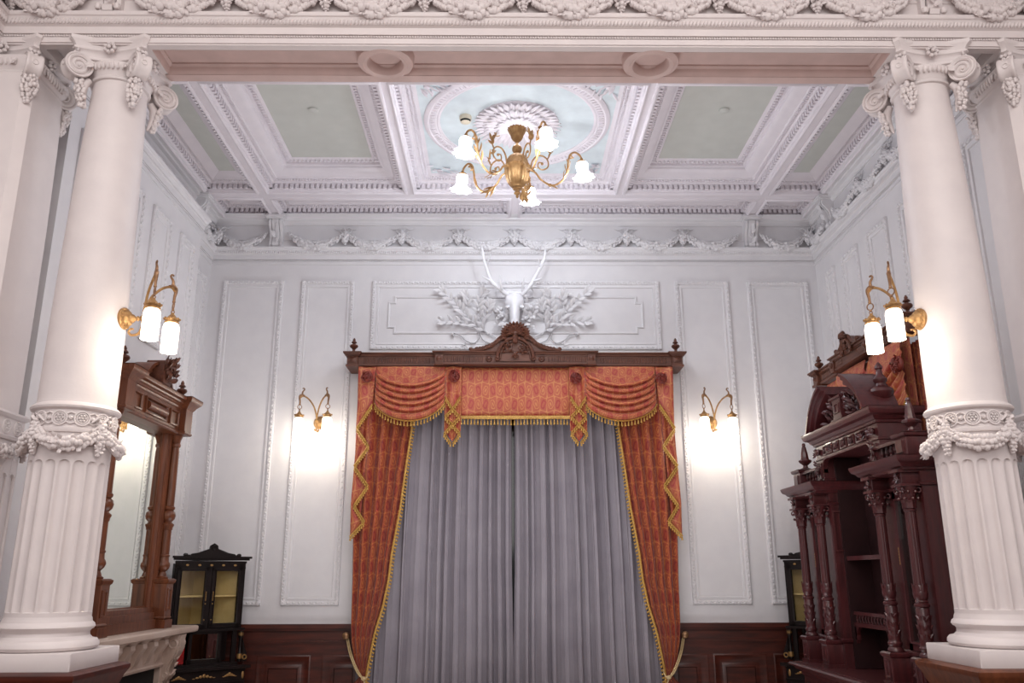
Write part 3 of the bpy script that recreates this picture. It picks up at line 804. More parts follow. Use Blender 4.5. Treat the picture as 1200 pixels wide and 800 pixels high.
def pilaster(cx, label):
    cy = 4.475; root = thing('pilaster', label, 'pilaster', Tr(cx, cy, 0)); T = Tr(cx, cy, 0); r = .215
    sq = lambda a: [(-a,-a),(-a,a),(a,a),(a,-a)]
    m = MB(T); m.box(-.26,.26,-.26,.26,0,1.08); m.sweep(sq(.26), [(0,.98),(.01,1.03),(.015,1.06),(.025,1.085),(.03,1.095),(.03,1.112),(.0,1.123)]); m.box(-.26,.26,-.26,.26,1.0,1.123); m.build('pedestal', WOODD, root)
    m = MB(T); m.box(-.26,.26,-.26,.26,1.123,1.205); m.build('plinth', WHITE_W, root)
    m = MB(T); m.sweep(sq(.19), [(.05,1.205),(.068,1.225),(.06,1.25),(.035,1.262),(.03,1.28),(.045,1.306),(.05,1.316),(.044,1.335),(.028,1.345),(.014,1.37),(0,1.37)]); m.build('base', WHITE_W, root)
    m = MB(T); m.box(-r,r,-r,r,1.36,2.27)
    for q in range(4):
        m.T = T @ Rz(90*q)
        for k in range(7):
            x = -r + .0+ 2*r*k/6
            m.box(max(-r,x-.013), min(r,x+.013), -r-.0112, -r, 1.386, 2.192)
        m.box(-r, r, -r-.0118, -r, 1.36, 1.39)
        for k in range(6):
            xc = -r+2*r*(k+.5)/6; w = r/6-.013; n = 8
            pts = [(xc-w-.001, 2.19)] + [(xc-w*cos(pi*i/n), 2.07+w*sin(pi*i/n)) for i in range(n+1)] + [(xc+w+.001, 2.19)]
            m.prism(pts, -r-.012, -r, lambda u, v, h_: (u, h_, v))
        m.box(-r-.0125, r+.0125, -r-.0125, -r, 2.188, 2.27)
    drum = m.build('fluted_drum', WHITE_W, root)
    m = MB(T)
    m.sweep(sq(r), [(0,2.262),(.022,2.268),(.026,2.285),(.012,2.292),(.012,2.382),(.024,2.388),(.032,2.402),(.024,2.415),(.0,2.424)])
    for q in range(4):
        m.T = T @ Rz(90*q)
        for k in range(4):
            x = -r+2*r*(k+.5)/4
            for R_, r_ in ((.036,.006),(.025,.004)): m.torus((x,-r-.014,2.337), R_, r_, 16, 5, Matrix.Rotation(pi/2,4,'X'))
            for j in range(6): m.ball((x+.015*cos(j*pi/3),-r-.014,2.337+.015*sin(j*pi/3)), .0075, 5, 4)
    m.build('medallion_band', WHITE_W, root)
    rg = random.Random(6); m = MB()
    for q in range(4):
        m.T = T @ Rz(90*q); n = 20
        fruit_rope(m, [(-r-.02+(2*r+.04)*i/n, -r-.035-.01*sin(pi*i/n), 2.30-.11*(1-(2*i/n-1)**2)**.8) for i in range(n+1)], lambda t: .014+.022*sin(pi*t)**.7, .017, rg)
        m.T = T @ Rz(90*q+45)
        fruit_rope(m, [(0,-(r+.02)*1.414,2.32-.16*i/8) for i in range(9)], lambda t: .032*(1-.4*t), .018, rg)
    m.build('garland', WHITE_W, drum, 50)
    m = MB(T); s_ = [(-r,-r),(r,-r),(r,r),(-r,r)]
    def rr(a, c=.045): return [(-a+c,-a),(a-c,-a),(a,-a+c),(a,a-c),(a-c,a),(-a+c,a),(-a,a-c),(-a,-a+c)]
    vs = []
    lv = [(r,2.42),(r,3.0),(r-.002,3.5),(r-.008,4.0),(r-.015,4.34)]
    for a, z in lv: vs += [(x,y,z) for x, y in rr(a)]
    m.add(vs, [(a*8+i,a*8+(i+1)%8,a*8+8+(i+1)%8,a*8+8+i) for a in range(len(lv)-1) for i in range(8)])
    m.build('shaft', WHITE_W, root)
    capital(root, cx, cy, ZE-.012, h=.232, rs=.185, square=True)
pilaster(-3.02, 'square white pilaster at the wall beside the column near the marble mantelpiece')
pilaster(3.02, 'square white pilaster at the wall beside the column near the dark red sideboard')
m = MB(Tr(-3.38, 3.98, 0) @ Rz(90)); m.box(-.05,.05,-.012,0,1.40,1.48); m.box(-.012,.012,-.018,-.012,1.425,1.455)
tag(m.build('light_switch', PLASTIC), 'beige light switch plate on the wall at the far left edge', 'switch')

# ================================================================== chandelier
cz = Vector((0, 6.31))
CH = thing('chandelier', 'gilt five-armed chandelier with lit tulip glass shades below the ceiling rose', 'chandelier', Tr(.0, 6.31, 4.60))
TC = Tr(.0, 6.31, .055)
sc = .97
def Zc(px):  # heights measured on the axis
    return px
m = MB(TC)
m.lathe([(.0,5.15),(.082,5.15),(.086,5.135),(.080,5.125),(.070,5.09),(.058,5.05),(.048,5.01),(.032,4.985),(.020,4.975),(.014,4.965)], 32, fn=lambda r,a,z: r*(1+.03*cos(16*a)) if r > .03 else r)
for k in range(16):
    a = 2*pi*k/16; m.leaf((.05*cos(a),.05*sin(a),5.03), (cos(a)*.35,sin(a)*.35,1), (cos(a),sin(a),0), .10, .026, .1, 3)
m.build('ceiling_cup', BRASS, CH)
m = MB(TC); m.lathe([(.012,4.99),(.012,4.945),(.020,4.94),(.012,4.935)], 16); m.ball((0,0,4.905), .042, 24, 14)
m.lathe([(.012,4.875),(.022,4.868),(.03,4.86),(.012,4.85)], 16); m.build('stem_ball', BRASS, CH)
m = MB(TC)
bod = [(.02,4.862),(.045,4.852),(.072,4.83),(.090,4.795),(.097,4.765),(.101,4.755),(.104,4.745),(.100,4.735),(.104,4.72),(.103,4.69),(.096,4.65),(.082,4.61),(.060,4.575),(.04,4.56),(.03,4.555)]
m.lathe(bod, 96, fn=lambda r,a,z: r*(1-.045*abs(sin(12*a))) if not 4.733 < z < 4.757 and r > .04 else r)
for k in range(24):
    a = 2*pi*k/24; m.ball((.103*cos(a),.103*sin(a),4.745), .009, 6, 4)
m.build('urn_body', BRASS, CH)
m = MB(TC); m.lathe([(.03,4.556),(.040,4.55),(.036,4.54),(.018,4.535),(.015,4.525),(.026,4.515),(.028,4.505),(.016,4.495),(.010,4.485),(.014,4.478),(.008,4.468),(0,4.462)], 20); m.build('finial', BRASS, CH)
def bez(P, n=24):
    """smooth curve through the points"""
    out = []
    P = [Vector(p) for p in P]
    for i in range(len(P)-1):
        p0, p1, p2, p3 = P[max(i-1,0)], P[i], P[i+1], P[min(i+2,len(P)-1)]
        for k in range(n):
            t = k/n
            out.append(.5*((2*p1)+(p2-p0)*t+(2*p0-5*p1+4*p2-p3)*t*t+(3*p1-p0-3*p2+p3)*t**3))
    out.append(P[-1]); return out
lampspots = []; CHROT = 5
def tulip(T, parent, mt, s=1.0):
    g = MB(T)
    pf = [(.026,.0),(.045,-.008),(.052,-.03),(.050,-.06),(.047,-.085),(.055,-.11),(.074,-.132),(.086,-.140)]
    ip = [(.082,-.137),(.070,-.128),(.052,-.108),(.044,-.085)]
    def fr(r, a, z): return r*(1 + (.10*cos(8*a) if z < -.12 else .04*cos(8*a) if z < -.1 else 0))
    g.lathe([(r*s, z*s) for r, z in pf+ip], 48, fn=lambda r,a,z: fr(r, a, z/s)); return g.build('glass_shade', mt, parent, 60)
def arm(T, parent, r_out=.54, dz=0):
    # local: +x outward, z measured absolutely
    g = MB(T)
    main = bez([(.09,0,4.725+dz),(.15,0,4.70),(.20,0,4.635),(.29,0,4.59),(.37,0,4.635),(.415,0,4.72),(.425,0,4.80),(.445,0,4.875),(.485,0,4.90),(.525,0,4.875),(r_out,0,4.84)], 8)
    g.tube(main, .0085, 8)
    sc_ = bez([(.11,0,4.715),(.125,0,4.80),(.165,0,4.85),(.215,0,4.852),(.255,0,4.815),(.255,0,4.755),(.21,0,4.728),(.175,0,4.75),(.178,0,4.79),(.203,0,4.79)], 6)
    g.tube(sc_, [.0075*(1-.3*i/len(sc_)) for i in range(len(sc_))], 7)
    g.tube(bez([(.25,0,4.82),(.275,0,4.88),(.26,0,4.935),(.235,0,4.945),(.245,0,4.97)], 6), .006, 6)
    g.ball((.208,0,4.782), .012, 8, 6); g.ball((.105,0,4.725), .018, 10, 6)
    for (x, z), d, L in (((.215,4.62),(.7,-.35),.10),((.27,4.603),(.9,-.55),.075),((.24,4.61),(.6,-.6),.06),((.385,4.66),(.35,.9),.09),((.412,4.72),(.12,1),.09),((.425,4.80),(.05,1),.05),((.268,4.89),(-.1,1),.08),((.25,4.93),(-.8,.5),.05),((.262,4.86),(.6,.8),.05),((.445,4.88),(.6,-.7),.04),((.43,4.84),(.9,.2),.045)):
        for s_ in (-1, 1):
            g.leaf((x, s_*.006, z), (d[0], s_*.28, d[1]), (-d[1], 0, d[0]) if s_ > 0 else (d[1], 0, -d[0]), L, .026, .2, 4)
    a = g.build('arm', BRASS, parent)
    g = MB(T @ Tr(r_out,0,0)); g.lathe([(.0,4.845),(.012,4.845),(.014,4.83),(.034,4.82),(.038,4.812),(.034,4.806),(.028,4.80)], 20); g.build('shade_cup', BRASS, a)
    tulip(T @ Tr(r_out,0,4.81) @ Ry(-6), a, SHADE_C)
    lampspots.append((T @ Vector((r_out, 0, 4.72))))
for k in range(5):
    arm(TC @ Rz(CHROT + 72*k), CH)
# ================================================================== camera geometry used to read positions off the photograph
_F = 988.0; _P, _Q, _R = math.radians(15.55), math.radians(.67), math.radians(.15)
CAMP = Vector((-.12, 0, 1.55))
_r = Vector((cos(_Q), -sin(_Q), 0)); _f = Vector((sin(_Q)*cos(_P), cos(_Q)*cos(_P), sin(_P))); _u = _r.cross(_f)
_r, _u = _r*cos(_R) - _u*sin(_R), _u*cos(_R) + _r*sin(_R)
def at(x, y, Y):
    d = _f + _r*((x-600)/_F) + _u*((400-y)/_F)
    return CAMP + d*((Y-CAMP.y)/d.y)

# ================================================================== lamps on the walls
def sconce(T, label, group, mtS):
    root = thing('wall_lamp', label, 'wall lamp', T, group)
    m = MB(T); A = Matrix.Rotation(pi/2, 4, 'X')      # lathe axis -> -y
    m.lathe([(.0,-.02),(.058,-.02),(.062,.004),(.056,.012),(.050,.014),(.048,.022),(.036,.036),(.026,.042),(.022,.055),(.014,.062),(.010,.072),(.016,.078),(.010,.086),(.008,.096)], 28, A, fn=lambda r,a,z: r*(1+.06*cos(10*a)) if .015 < z < .045 else r)
    for k in range(14):
        a = 2*pi*k/14; m.ball((.052*cos(a),-.012,.052*sin(a)), .008, 6, 4)
    m.ball((0,-.105,0), .019, 14, 8); m.build('wall_plate', BRASS, root)
    m = MB(T)
    m.tube(bez([(0,-.105,-.01),(0,-.105,-.05),(0,-.09,-.085),(0,-.055,-.095),(0,-.035,-.078),(0,-.045,-.06),(0,-.06,-.062)], 6), [.009*(1-.4*i/36) for i in range(37)], 7)
    m.tube(bez([(0,-.095,-.08),(0,-.12,-.095),(0,-.145,-.088),(0,-.155,-.10)], 5), [.009,.009,.009,.008,.008,.008,.007,.007,.007,.006,.006,.006,.005,.005,.004,.003], 6)
    m.build('scroll', BRASS, root)
    for s in (-1, 1):
        m = MB(T)
        m.tube(bez([(0,-.105,.0),(s*.006,-.11,.06),(s*.03,-.13,.14),(s*.07,-.165,.20),(s*.11,-.195,.222),(s*.135,-.21,.205)], 7), .0075, 8)
        a = m.build('arm', BRASS, root)
        m = MB(T)
        m.tube(bez([(s*.10,-.19,.222),(s*.118,-.20,.235),(s*.118,-.20,.262),(s*.105,-.19,.285),(s*.112,-.195,.298),(s*.122,-.20,.292)], 5), [.010,.010,.010,.010,.010,.009,.009,.009,.008,.008,.008,.007,.007,.007,.006,.006,.006,.006,.006,.006,.005,.005,.005,.005,.005,.004], 6)
        m.tube(bez([(s*.118,-.20,.235),(s*.14,-.213,.215),(s*.136,-.21,.17),(s*.135,-.21,.145)], 5), [.011,.011,.012,.012,.012,.011,.010,.010,.009,.009,.008,.008,.008,.008,.007,.007], 7)
        m.ball((s*.135,-.21,.142), .010, 8, 5)
        m.build('leaf_hook', BRASSD, a)
        L = MB(T @ Tr(s*.135,-.21,0))
        L.torus((0,0,.116), .020, .0035, 18, 5, Matrix.Rotation(pi/2,4,'X') @ Matrix.Rotation(.6,4,'Y')); L.ball((0,0,.093), .008, 8, 5)
        L.torus((0,0,.080), .009, .003, 10, 5, Matrix.Rotation(pi/2,4,'Y'))
        L.build('ring_link', BRASSD, a)
        L = MB(T @ Tr(s*.135,-.21,0))
        L.lathe([(.0,.078),(.008,.076),(.010,.066),(.022,.052),(.026,.044),(.040,.040),(.044,.036),(.038,.030),(.036,.024),(.041,.018),(.036,.012),(0,.012)], 24, fn=lambda r,a,z: r*(1+.05*cos(12*a)) if z > .03 and r > .02 else r)
        for k in range(10):
            q = 2*pi*k/10; L.ball((.042*cos(q),.042*sin(q),.038), .007, 5, 4)
        L.build('crown_cap', BRASS, a)
        G = MB(T @ Tr(s*.135,-.21,0))
        G.lathe([(.030,.016),(.040,.004),(.0445,-.016),(.0450,-.08),(.0445,-.157),(.0425,-.157),(.043,-.08),(.042,-.016)], 32)
        G.build('glass_shade', mtS, a, 60)
        lampspots2.append((T @ Vector((s*.135,-.21,-.10)), mtS))
    return root
lampspots2 = []
sconce(Tr(-2.40, 4.475, 2.925) @ Rz(90) @ Tr(0,-.189,0), 'lit brass two-armed lamp on the round column beside the wooden mirror', 'two-armed brass lamps', SHADE_W)
sconce(Tr(2.40, 4.475, 2.925) @ Rz(-90) @ Tr(0,-.189,0), 'lit brass two-armed lamp on the round column beside the dark red sideboard', 'two-armed brass lamps', SHADE_W)
sconce(Tr(-1.862, 7.985, 2.965) @ Rz(-6), 'brass two-armed lamp on the back wall left of the red curtain', 'two-armed brass lamps', SHADE_W)
sconce(Tr(1.88, 7.985, 2.965) @ Rz(6), 'brass two-armed lamp on the back wall right of the red curtain', 'two-armed brass lamps', SHADE_W)

# ================================================================== stag skull and oak branches
ST = thing('stag_skull', 'white plaster stag skull with tall antlers above the carved crest', 'trophy', Tr(0, 7.9, 3.95))
m = MB()
c = at(603.5, 352, 7.86)
sk = [  # z, half width, half depth, y centre
    (3.86,.030,.028,-.06),(3.90,.040,.040,-.06),(3.95,.044,.05,-.05),(4.00,.050,.055,-.04),(4.05,.066,.06,-.03),(4.08,.088,.065,-.02),(4.11,.096,.07,-.01),(4.15,.092,.072,0),(4.19,.086,.07,.01),(4.215,.07,.055,.02),(4.225,.04,.03,.03)]
vs = []; n = 20
for z, w, d, yc in sk:
    for i in range(n):
        a = 2*pi*i/n; x = w*cos(a); y = d*sin(a)
        if 4.03 < z < 4.10 and abs(x) > .045 and y < .02: x *= .82; y += .02   # eye hollows
        if abs(x) < .02 and y < 0: y -= .008
        vs.append((x-.003, 7.86+yc+y, z))
m.add(vs, [(k*n+i,k*n+(i+1)%n,k*n+n+(i+1)%n,k*n+n+i) for k in range(len(sk)-1) for i in range(n)] + [tuple(range(n-1,-1,-1)), tuple((len(sk)-1)*n+i for i in range(n))])
m.tube([(-.12,7.88,4.20),(-.05,7.85,4.235),(0,7.845,4.225),(.05,7.85,4.235),(.11,7.88,4.20)], [.016,.022,.018,.022,.016], 8)
for s in (-1, 1):
    m.ball((s*.072,7.82,4.075), (.024,.02,.018), 10, 6); m.ball((s*.02-.003,7.77,3.90), (.018,.02,.03), 8, 6)
skull = m.build('skull', SKULLM, ST, 60)
def antler(pts, tines):
    m = MB(); n = len(pts)
    P = [at(x, y, 7.86 - .12*i/(n-1) ) for i, (x, y) in enumerate(pts)]
    B = bez(P, 6); m.tube(B, [.025*(1-.68*i/len(B))+.002 for i in range(len(B))], 8)
    m.torus(B[1], .022, .007, 12, 5)
    for a, b, r in tines:
        p = at(a[0], a[1], 7.80); q = at(b[0], b[1], 7.70)
        m.tube([p, p.lerp(q,.5)+Vector((0,-.01,-.006)), q], [r*1.3, r*1.0, .004], 7)
    m.build('antler', SKULLM, ST, 60)
antler([(595,345),(588,340),(583,336),(575,328),(570,314),(567,303),(565,290.5)], [((575,329),(565,323),.012),((570,309),(575,298),.010),((588,338),(586,322),.011)])
antler([(611,345),(617,339),(623,332),(630,319),(635,309),(638,301),(639,293)], [((626,329),(635,326),.011),((633,314),(631,304),.009),((612,338),(614.5,324),.010)])
rg = random.Random(14)
for s in (-1, 1):
    m = MB()
    for k in range(26):
        x = s*rg.uniform(.09,.19) - .003; z = rg.uniform(3.90,4.14); a = rg.uniform(0, 2*pi)
        m.leaf((x,7.93,z), (cos(a)*.8,-.35,sin(a)*.8), (0,-1,0), rg.uniform(.05,.08), .035, .3, 3)
    for k in range(5): m.ball((s*rg.uniform(.10,.17), 7.90, rg.uniform(3.95,4.1)), .018, 8, 5)
    m.build('oak_wreath', WHITE, ST, 50); m = MB()
    m.tube(bez([(s*.06,7.93,4.25),(s*.12,7.92,4.31),(s*.18,7.94,4.29),(s*.17,7.95,4.22),(s*.10,7.93,4.21)], 6), .010, 6, flat=.5)
    m.build('ribbon_loop', WHITE, ST, 50)
def branch(s, label):
    m = MB(); rg = random.Random(31+s); X = lambda x: 603.5 + s*(603.5-x)*-1 if s < 0 else 603.5 + (603.5-x)
    q = lambda x, y, Y=7.965: at(603.5-(603.5-x) if s < 0 else 603.5+(603.5-x), y, Y)
    stems = [[(581,395),(558,381),(544,367),(533,355),(518,341)], [(572,392),(562,374),(561,356),(567,343)], [(560,386),(540,378),(518,377)], [(566,384),(571,366),(574,356)], [(544,367),(548,352),(545,345)]]
    for st in stems:
        B = bez([q(*p) for p in st], 8); n = len(B)
        m.tube(B, [.008*(1-.6*i/n) for i in range(n)], 6)
        for i in range(5, n, 3):
            d = (B[min(i+1,n-1)] - B[i-1]).normalized()
            for sd in (-1, 1):
                w = Vector((-d.z, 0, d.x))*sd
                m.leaf(B[i] + Vector((0,-.010,0)), d*rg.uniform(.7,1)+w*rg.uniform(.5,1.1)+Vector((0,-.30,0)), (0,-1,0), rg.uniform(.065,.10), .034, .30, 4)
        for sd in (-.5, 0, .5):
            m.leaf(B[-1]-d*.03, d+Vector((-d.z,0,d.x))*sd+Vector((0,-.3,0)), (0,-1,0), .085, .036, .3, 4)
        m.ball(B[n//2]+Vector((0,-.03,0)), .014, 8, 5)
    b = m.build('branch', WHITE, None, 50)
    m = MB()
    for st in ([(560,388),(561,396),(555,402),(546,399),(540,393),(534,391),(530,390),(532,395)], [(546,399),(545,404),(541,403)], [(562,388),(566,398),(575,402),(584,401)]):
        m.tube(bez([q(x,y,7.97) for x, y in st], 6), .011, 6, flat=.45)
    m.ball(q(530,391), .016, 8, 5)
    return b, m
for s, lb in ((-1, 'white plaster oak branch relief with ribbon, left of the stag skull'), (1, 'white plaster oak branch relief with ribbon, right of the stag skull')):
    b, rm = branch(s, lb)
    b.name = 'oak_branch_relief'; tag(b, lb, 'wall relief'); rm.build('ribbon', WHITE, b, 50)

# ================================================================== window dressings
def finial(m, x, y, z, s=1.0):
    m.lathe([(r*s, h*s) for r, h in [(.028,0),(.028,.012),(.016,.018),(.012,.034),(.020,.045),(.036,.058),(.040,.070),(.034,.082),(.016,.088),(.013,.096),(.026,.102),(.024,.110),(.012,.122),(.014,.132),(.006,.148),(0,.152)]], 20, Tr(x, y, z))
def pelmet(T, hw, hc, label, zt=3.585, crest=1.0):
    root = thing('carved_pelmet', label, 'pelmet', T @ Tr(0,-.1,zt-.14)); zb = zt-.125; F = lambda u, v, h: (u, h, v)
    y0, y1 = -.27, -.33
    m = MB(T)
    def board(a, b, y, nm):
        m = MB(T); m.box(a, b, y, -.005 if False else -.20, zb, zt-.028)
        m.sweep([(a,-.20),(a,y),(b,y),(b,-.20)], [(.0,zb-.004),(-.012,zb),(-.012,zb+.014),(0,zb+.018)], False)
        m.sweep([(a,-.20),(a,y),(b,y),(b,-.20)], [(0,zt-.035),(-.010,zt-.03),(-.014,zt-.016),(-.028,zt-.010),(-.030,zt),(0,zt)], False)
        m.box(a-.026, b+.026, y-.026, -.20, zt-.006, zt)
        n = int((b-a)/.018)
        for k in range(n): m.box(a+(k+.2)*(b-a)/n, a+(k+.8)*(b-a)/n, y-.009, y, zt-.045, zt-.036)
        n = int((b-a-.1)/.028)
        for k in range(n):
            x = a+.05+(k+.5)*(b-a-.1)/n
            if abs(x) < .30*crest and y < y0-.01: continue
            m.tube([(x,y-.001,zb+.028),(x,y-.001,zt-.055)], .0085, 6)
        return m.build(nm, WOODP, root)
    board(-hw, -hc, y0, 'frieze_board'); board(hc, hw, y0, 'frieze_board'); board(-hc, hc, y1, 'frieze_board')
    for s in (-1, 1):
        m = MB(T); x = s*(hw+.045)
        m.bevbox(x-.05, x+.05, y0-.03, -.0, zb+.005, zt-.03, .004)
        for a, b, c, d in ((.058,.04,zb-.012,zb+.008),(.062,.045,zt-.035,zt-.025),(.075,.058,zt-.025,zt-.012),(.085,.066,zt-.012,zt+.002)): m.box(x-a, x+a, y0-b, 0, c, d)
        m.add([(x-.032,y0-.031,zb+.025),(x+.032,y0-.031,zb+.025),(x+.032,y0-.031,zt-.05),(x-.032,y0-.031,zt-.05),(x,y0-.05,(zb+zt-.02)/2)], [(0,1,4),(1,2,4),(2,3,4),(3,0,4)])
        blk = m.build('end_block', WOODP, root)
        m = MB(T); finial(m, x, y0+.02, zt+.002); m.build('finial', WOODP, blk)
        m = MB(T)
        x = s*(hc-.035); m.bevbox(x-.038, x+.038, y1-.022, y1+.02, zb-.006, zt-.035, .003)
        for xx in (x, s*.255*crest):
            if xx != x and hc < .5: continue
            m.lathe([(0,.03),(.010,.028),(.014,.02),(.020,.022),(.026,.018),(.030,0)], 20, Tr(xx, y1-.0, zb+.052) @ Matrix.Rotation(pi/2,4,'X'))
            if xx == x: m.lathe([(0,.044),(.016,.04),(.026,.03),(.028,.0)], 20, Tr(xx, y1, zb+.052) @ Matrix.Rotation(pi/2,4,'X'))
            m.build('roundel', WOODP, root); m = MB(T)
    # bell-shaped pediment with carved tympanum
    k = crest; m = MB(T); yF = y1-.01
    out = [(.44,0),(.40,.012),(.32,.018),(.25,.045),(.20,.085),(.15,.135),(.10,.168),(.05,.185),(0,.19)]
    outer = [(-x*k,zt+h*k) for x, h in out] + [(x*k,zt+h*k) for x, h in out[-2::-1]]
    m.prism(outer + [(.44*k,zt-.03),(-.44*k,zt-.03)], yF, y1+.09, F)
    pp = [Vector((x, yF-.012, z)) for x, z in outer]; m.tube(bez(pp, 4), .014, 8)
    pp = [Vector((x*.93, yF-.010, zt+(z-zt)*.86)) for x, z in outer]; m.tube(bez(pp, 4), .006, 6)
    arc = [Vector((.175*k*cos(t), yF-.016, zt-.075*k+.205*k*sin(t))) for t in [pi*i/20 for i in range(21)]]; m.tube(arc, .017, 8)
    arc = [Vector((.145*k*cos(t), yF-.014, zt-.075*k+.175*k*sin(t))) for t in [pi*i/20 for i in range(21)]]; m.tube(arc, .007, 6)
    m.prism([(.15*k*cos(pi*i/16), zt-.10*k+.20*k*sin(pi*i/16)) for i in range(17)], yF-.004, y1+.02, F)
    for s in (-1, 1):
        m.ball((s*.43*k, yF-.01, zt+.018), .020, 10, 6)
        m.torus((s*.175*k, yF-.02, zt-.075*k), .014, .010, 12, 6, Matrix.Rotation(pi/2,4,'X'))
        for i in range(9):
            t = i/8; m.leaf((s*(.40-.25*t)*k, yF-.008, zt+(.008+.10*t**1.6)*k), (s*-.8,-.3,.5), (0,-1,0), .05*k, .028*k, .3, 3)
    ped = m.build('pediment', WOODP, root)
    m = MB(T); rg = random.Random(17)
    for s in (-1, 1):
        for i in range(14):
            x, z = s*rg.uniform(.02,.11)*k, zt+rg.uniform(-.03,.06)*k
            m.leaf((x, yF-.008, z), (s*rg.uniform(.2,1),-.35,rg.uniform(-.6,.9)), (0,-1,0), .045*k, .02*k, .3, 3)
        m.torus((s*.055*k, yF-.012, zt+.035*k), .022*k, .006, 12, 5, Matrix.Rotation(pi/2,4,'X'))
    m.ball((0, yF-.02, zt-.03*k), (.018*k,.014,.024*k), 8, 6)
    for a in (-2.4,-1.57,-.7): m.leaf((0,yF-.012,zt-.03*k), (cos(a),-.2,sin(a)), (0,-1,0), .055*k, .025*k, .3, 3)
    m.build('tympanum_carving', WOODP, ped)
    m = MB(T); cz = zt+.175*k
    for i in range(11):
        a = -.25+(pi+.5)*i/10
        m.tube([(0,yF-.03,cz),(.055*k*cos(a),yF-.055,cz+.055*k*sin(a)),(.088*k*cos(a),yF-.03,cz+.088*k*sin(a))], [.008*k,.015*k,.010*k], 6)
    m.ball((0,yF-.045,cz-.005*k), (.028*k,.02,.022*k), 10, 6)
    for i in range(18):
        a = -.5+(pi+1.0)*i/17; r = .085*k
        m.leaf((r*cos(a), yF-.015, cz-.01+r*sin(a)*.75), (cos(a),-.35,sin(a)*.8), (0,-1,0), .065*k, .034*k, .35, 4)
    m.tube([(0,yF-.02,cz-.02),(0,yF-.03,cz-.10*k)], [.03*k,.022*k], 8)
    m.build('shell_crest', WOODP, ped)
    return root
pelmet(Tr(0,YB-.008,0), 1.485, .75, 'long walnut pelmet with shell crest above the red curtains on the back wall', crest=.97)

def fringe(m, pts, L=.036, step=.020, d=(0,0,-1), braid=.008):
    P = [Vector(p) for p in pts]; m.tube(P, braid, 6, flat=.5); d = Vector(d).normalized()
    Q = Vector((0,0,1)).rotation_difference(d).to_matrix().to_4x4()
    tot = sum((b-a).length for a, b in zip(P, P[1:])); s = step*.5; i = 0; acc = 0
    while s < tot and i < len(P)-1:
        l = (P[i+1]-P[i]).length
        if acc + l < s: acc += l; i += 1; continue
        c = P[i].lerp(P[i+1], (s-acc)/l)
        m.lathe([(.0035,0),(.0035,L*.25),(.0075,L*.34),(.006,L*.46),(.011,L*.95),(0,L)], 6, Tr(*c) @ Q)
        s += step*1.3
def rosette(m, c, r, rg):
    c = Vector(c)
    for k in range(26):
        a = rg.uniform(0, 2*pi); q = r*math.sqrt(rg.random())*.72; p = c + Vector((q*cos(a), -rg.uniform(0, r*.35)*(1-q/r), q*sin(a)))
        M = Matrix.Rotation(rg.uniform(-1.2,1.2), 4, 'X') @ Matrix.Rotation(rg.uniform(-1.2,1.2), 4, 'Z') @ Matrix.Rotation(pi/2, 4, 'X')
        m.torus(p, r*rg.uniform(.16,.3), r*.085, 9, 5, M, rg.uniform(0,3), rg.uniform(4.5,6.2))
    m.ball(c+Vector((0,r*.25,0)), (r*.85,r*.35,r*.85), 14, 7)
def swag(m, T, xl, xr, zt, zl, zr, zbot, y, out=.06, npl=6, pull=.02):
    """draped swag: pleats fan from the two upper corners"""
    def fn(u, v):
        e = max(0, 1-(2*u-1)**2)
        zc = zt - (zt-zbot)*v
        k = max(0, (v-.30)/.70)
        ze = zt - .02*min(1, v/.3) - (zt-.02-(zl*(1-u)+zr*u))*k
        shp = e**.72
        bulge = 0
        if k > 0:
            fr = (k*npl) % 1.0
            bulge = sin(pi*fr**1.2)**.5
            zc += .014*(fr-.5)
        else: bulge = -.2*v
        sag = ze*(1-shp) + zc*shp
        yy = y - out*(.2+.8*v)*e**.5 - (.060*min(1, e*1.3+.25))*bulge
        return T @ Vector((xl+(xr-xl)*u, yy, sag))
    V = [.30*i/14 for i in range(14)] + [.30+.70*i/(npl*14) for i in range(npl*14+1)]
    nv = len(V)-1
    m.grid(lambda u, w: fn(u, V[int(round(w*nv))]), 32, nv, uv=lambda u, w: ((xl+(xr-xl)*u), zt-(zt-zbot)*1.5*V[int(round(w*nv))]))
    return [fn(i/32, 1.0) for i in range(33)]
def solid(o, t=.004):
    md = o.modifiers.new('thickness', 'SOLIDIFY'); md.thickness = t; md.offset = 0
    return o
def interp(tab, z):
    for (z0, v0), (z1, v1) in zip(tab, tab[1:]):
        if z >= z1: return v0 + (v1-v0)*(z-z0)/(z1-z0)
    return tab[-1][1]
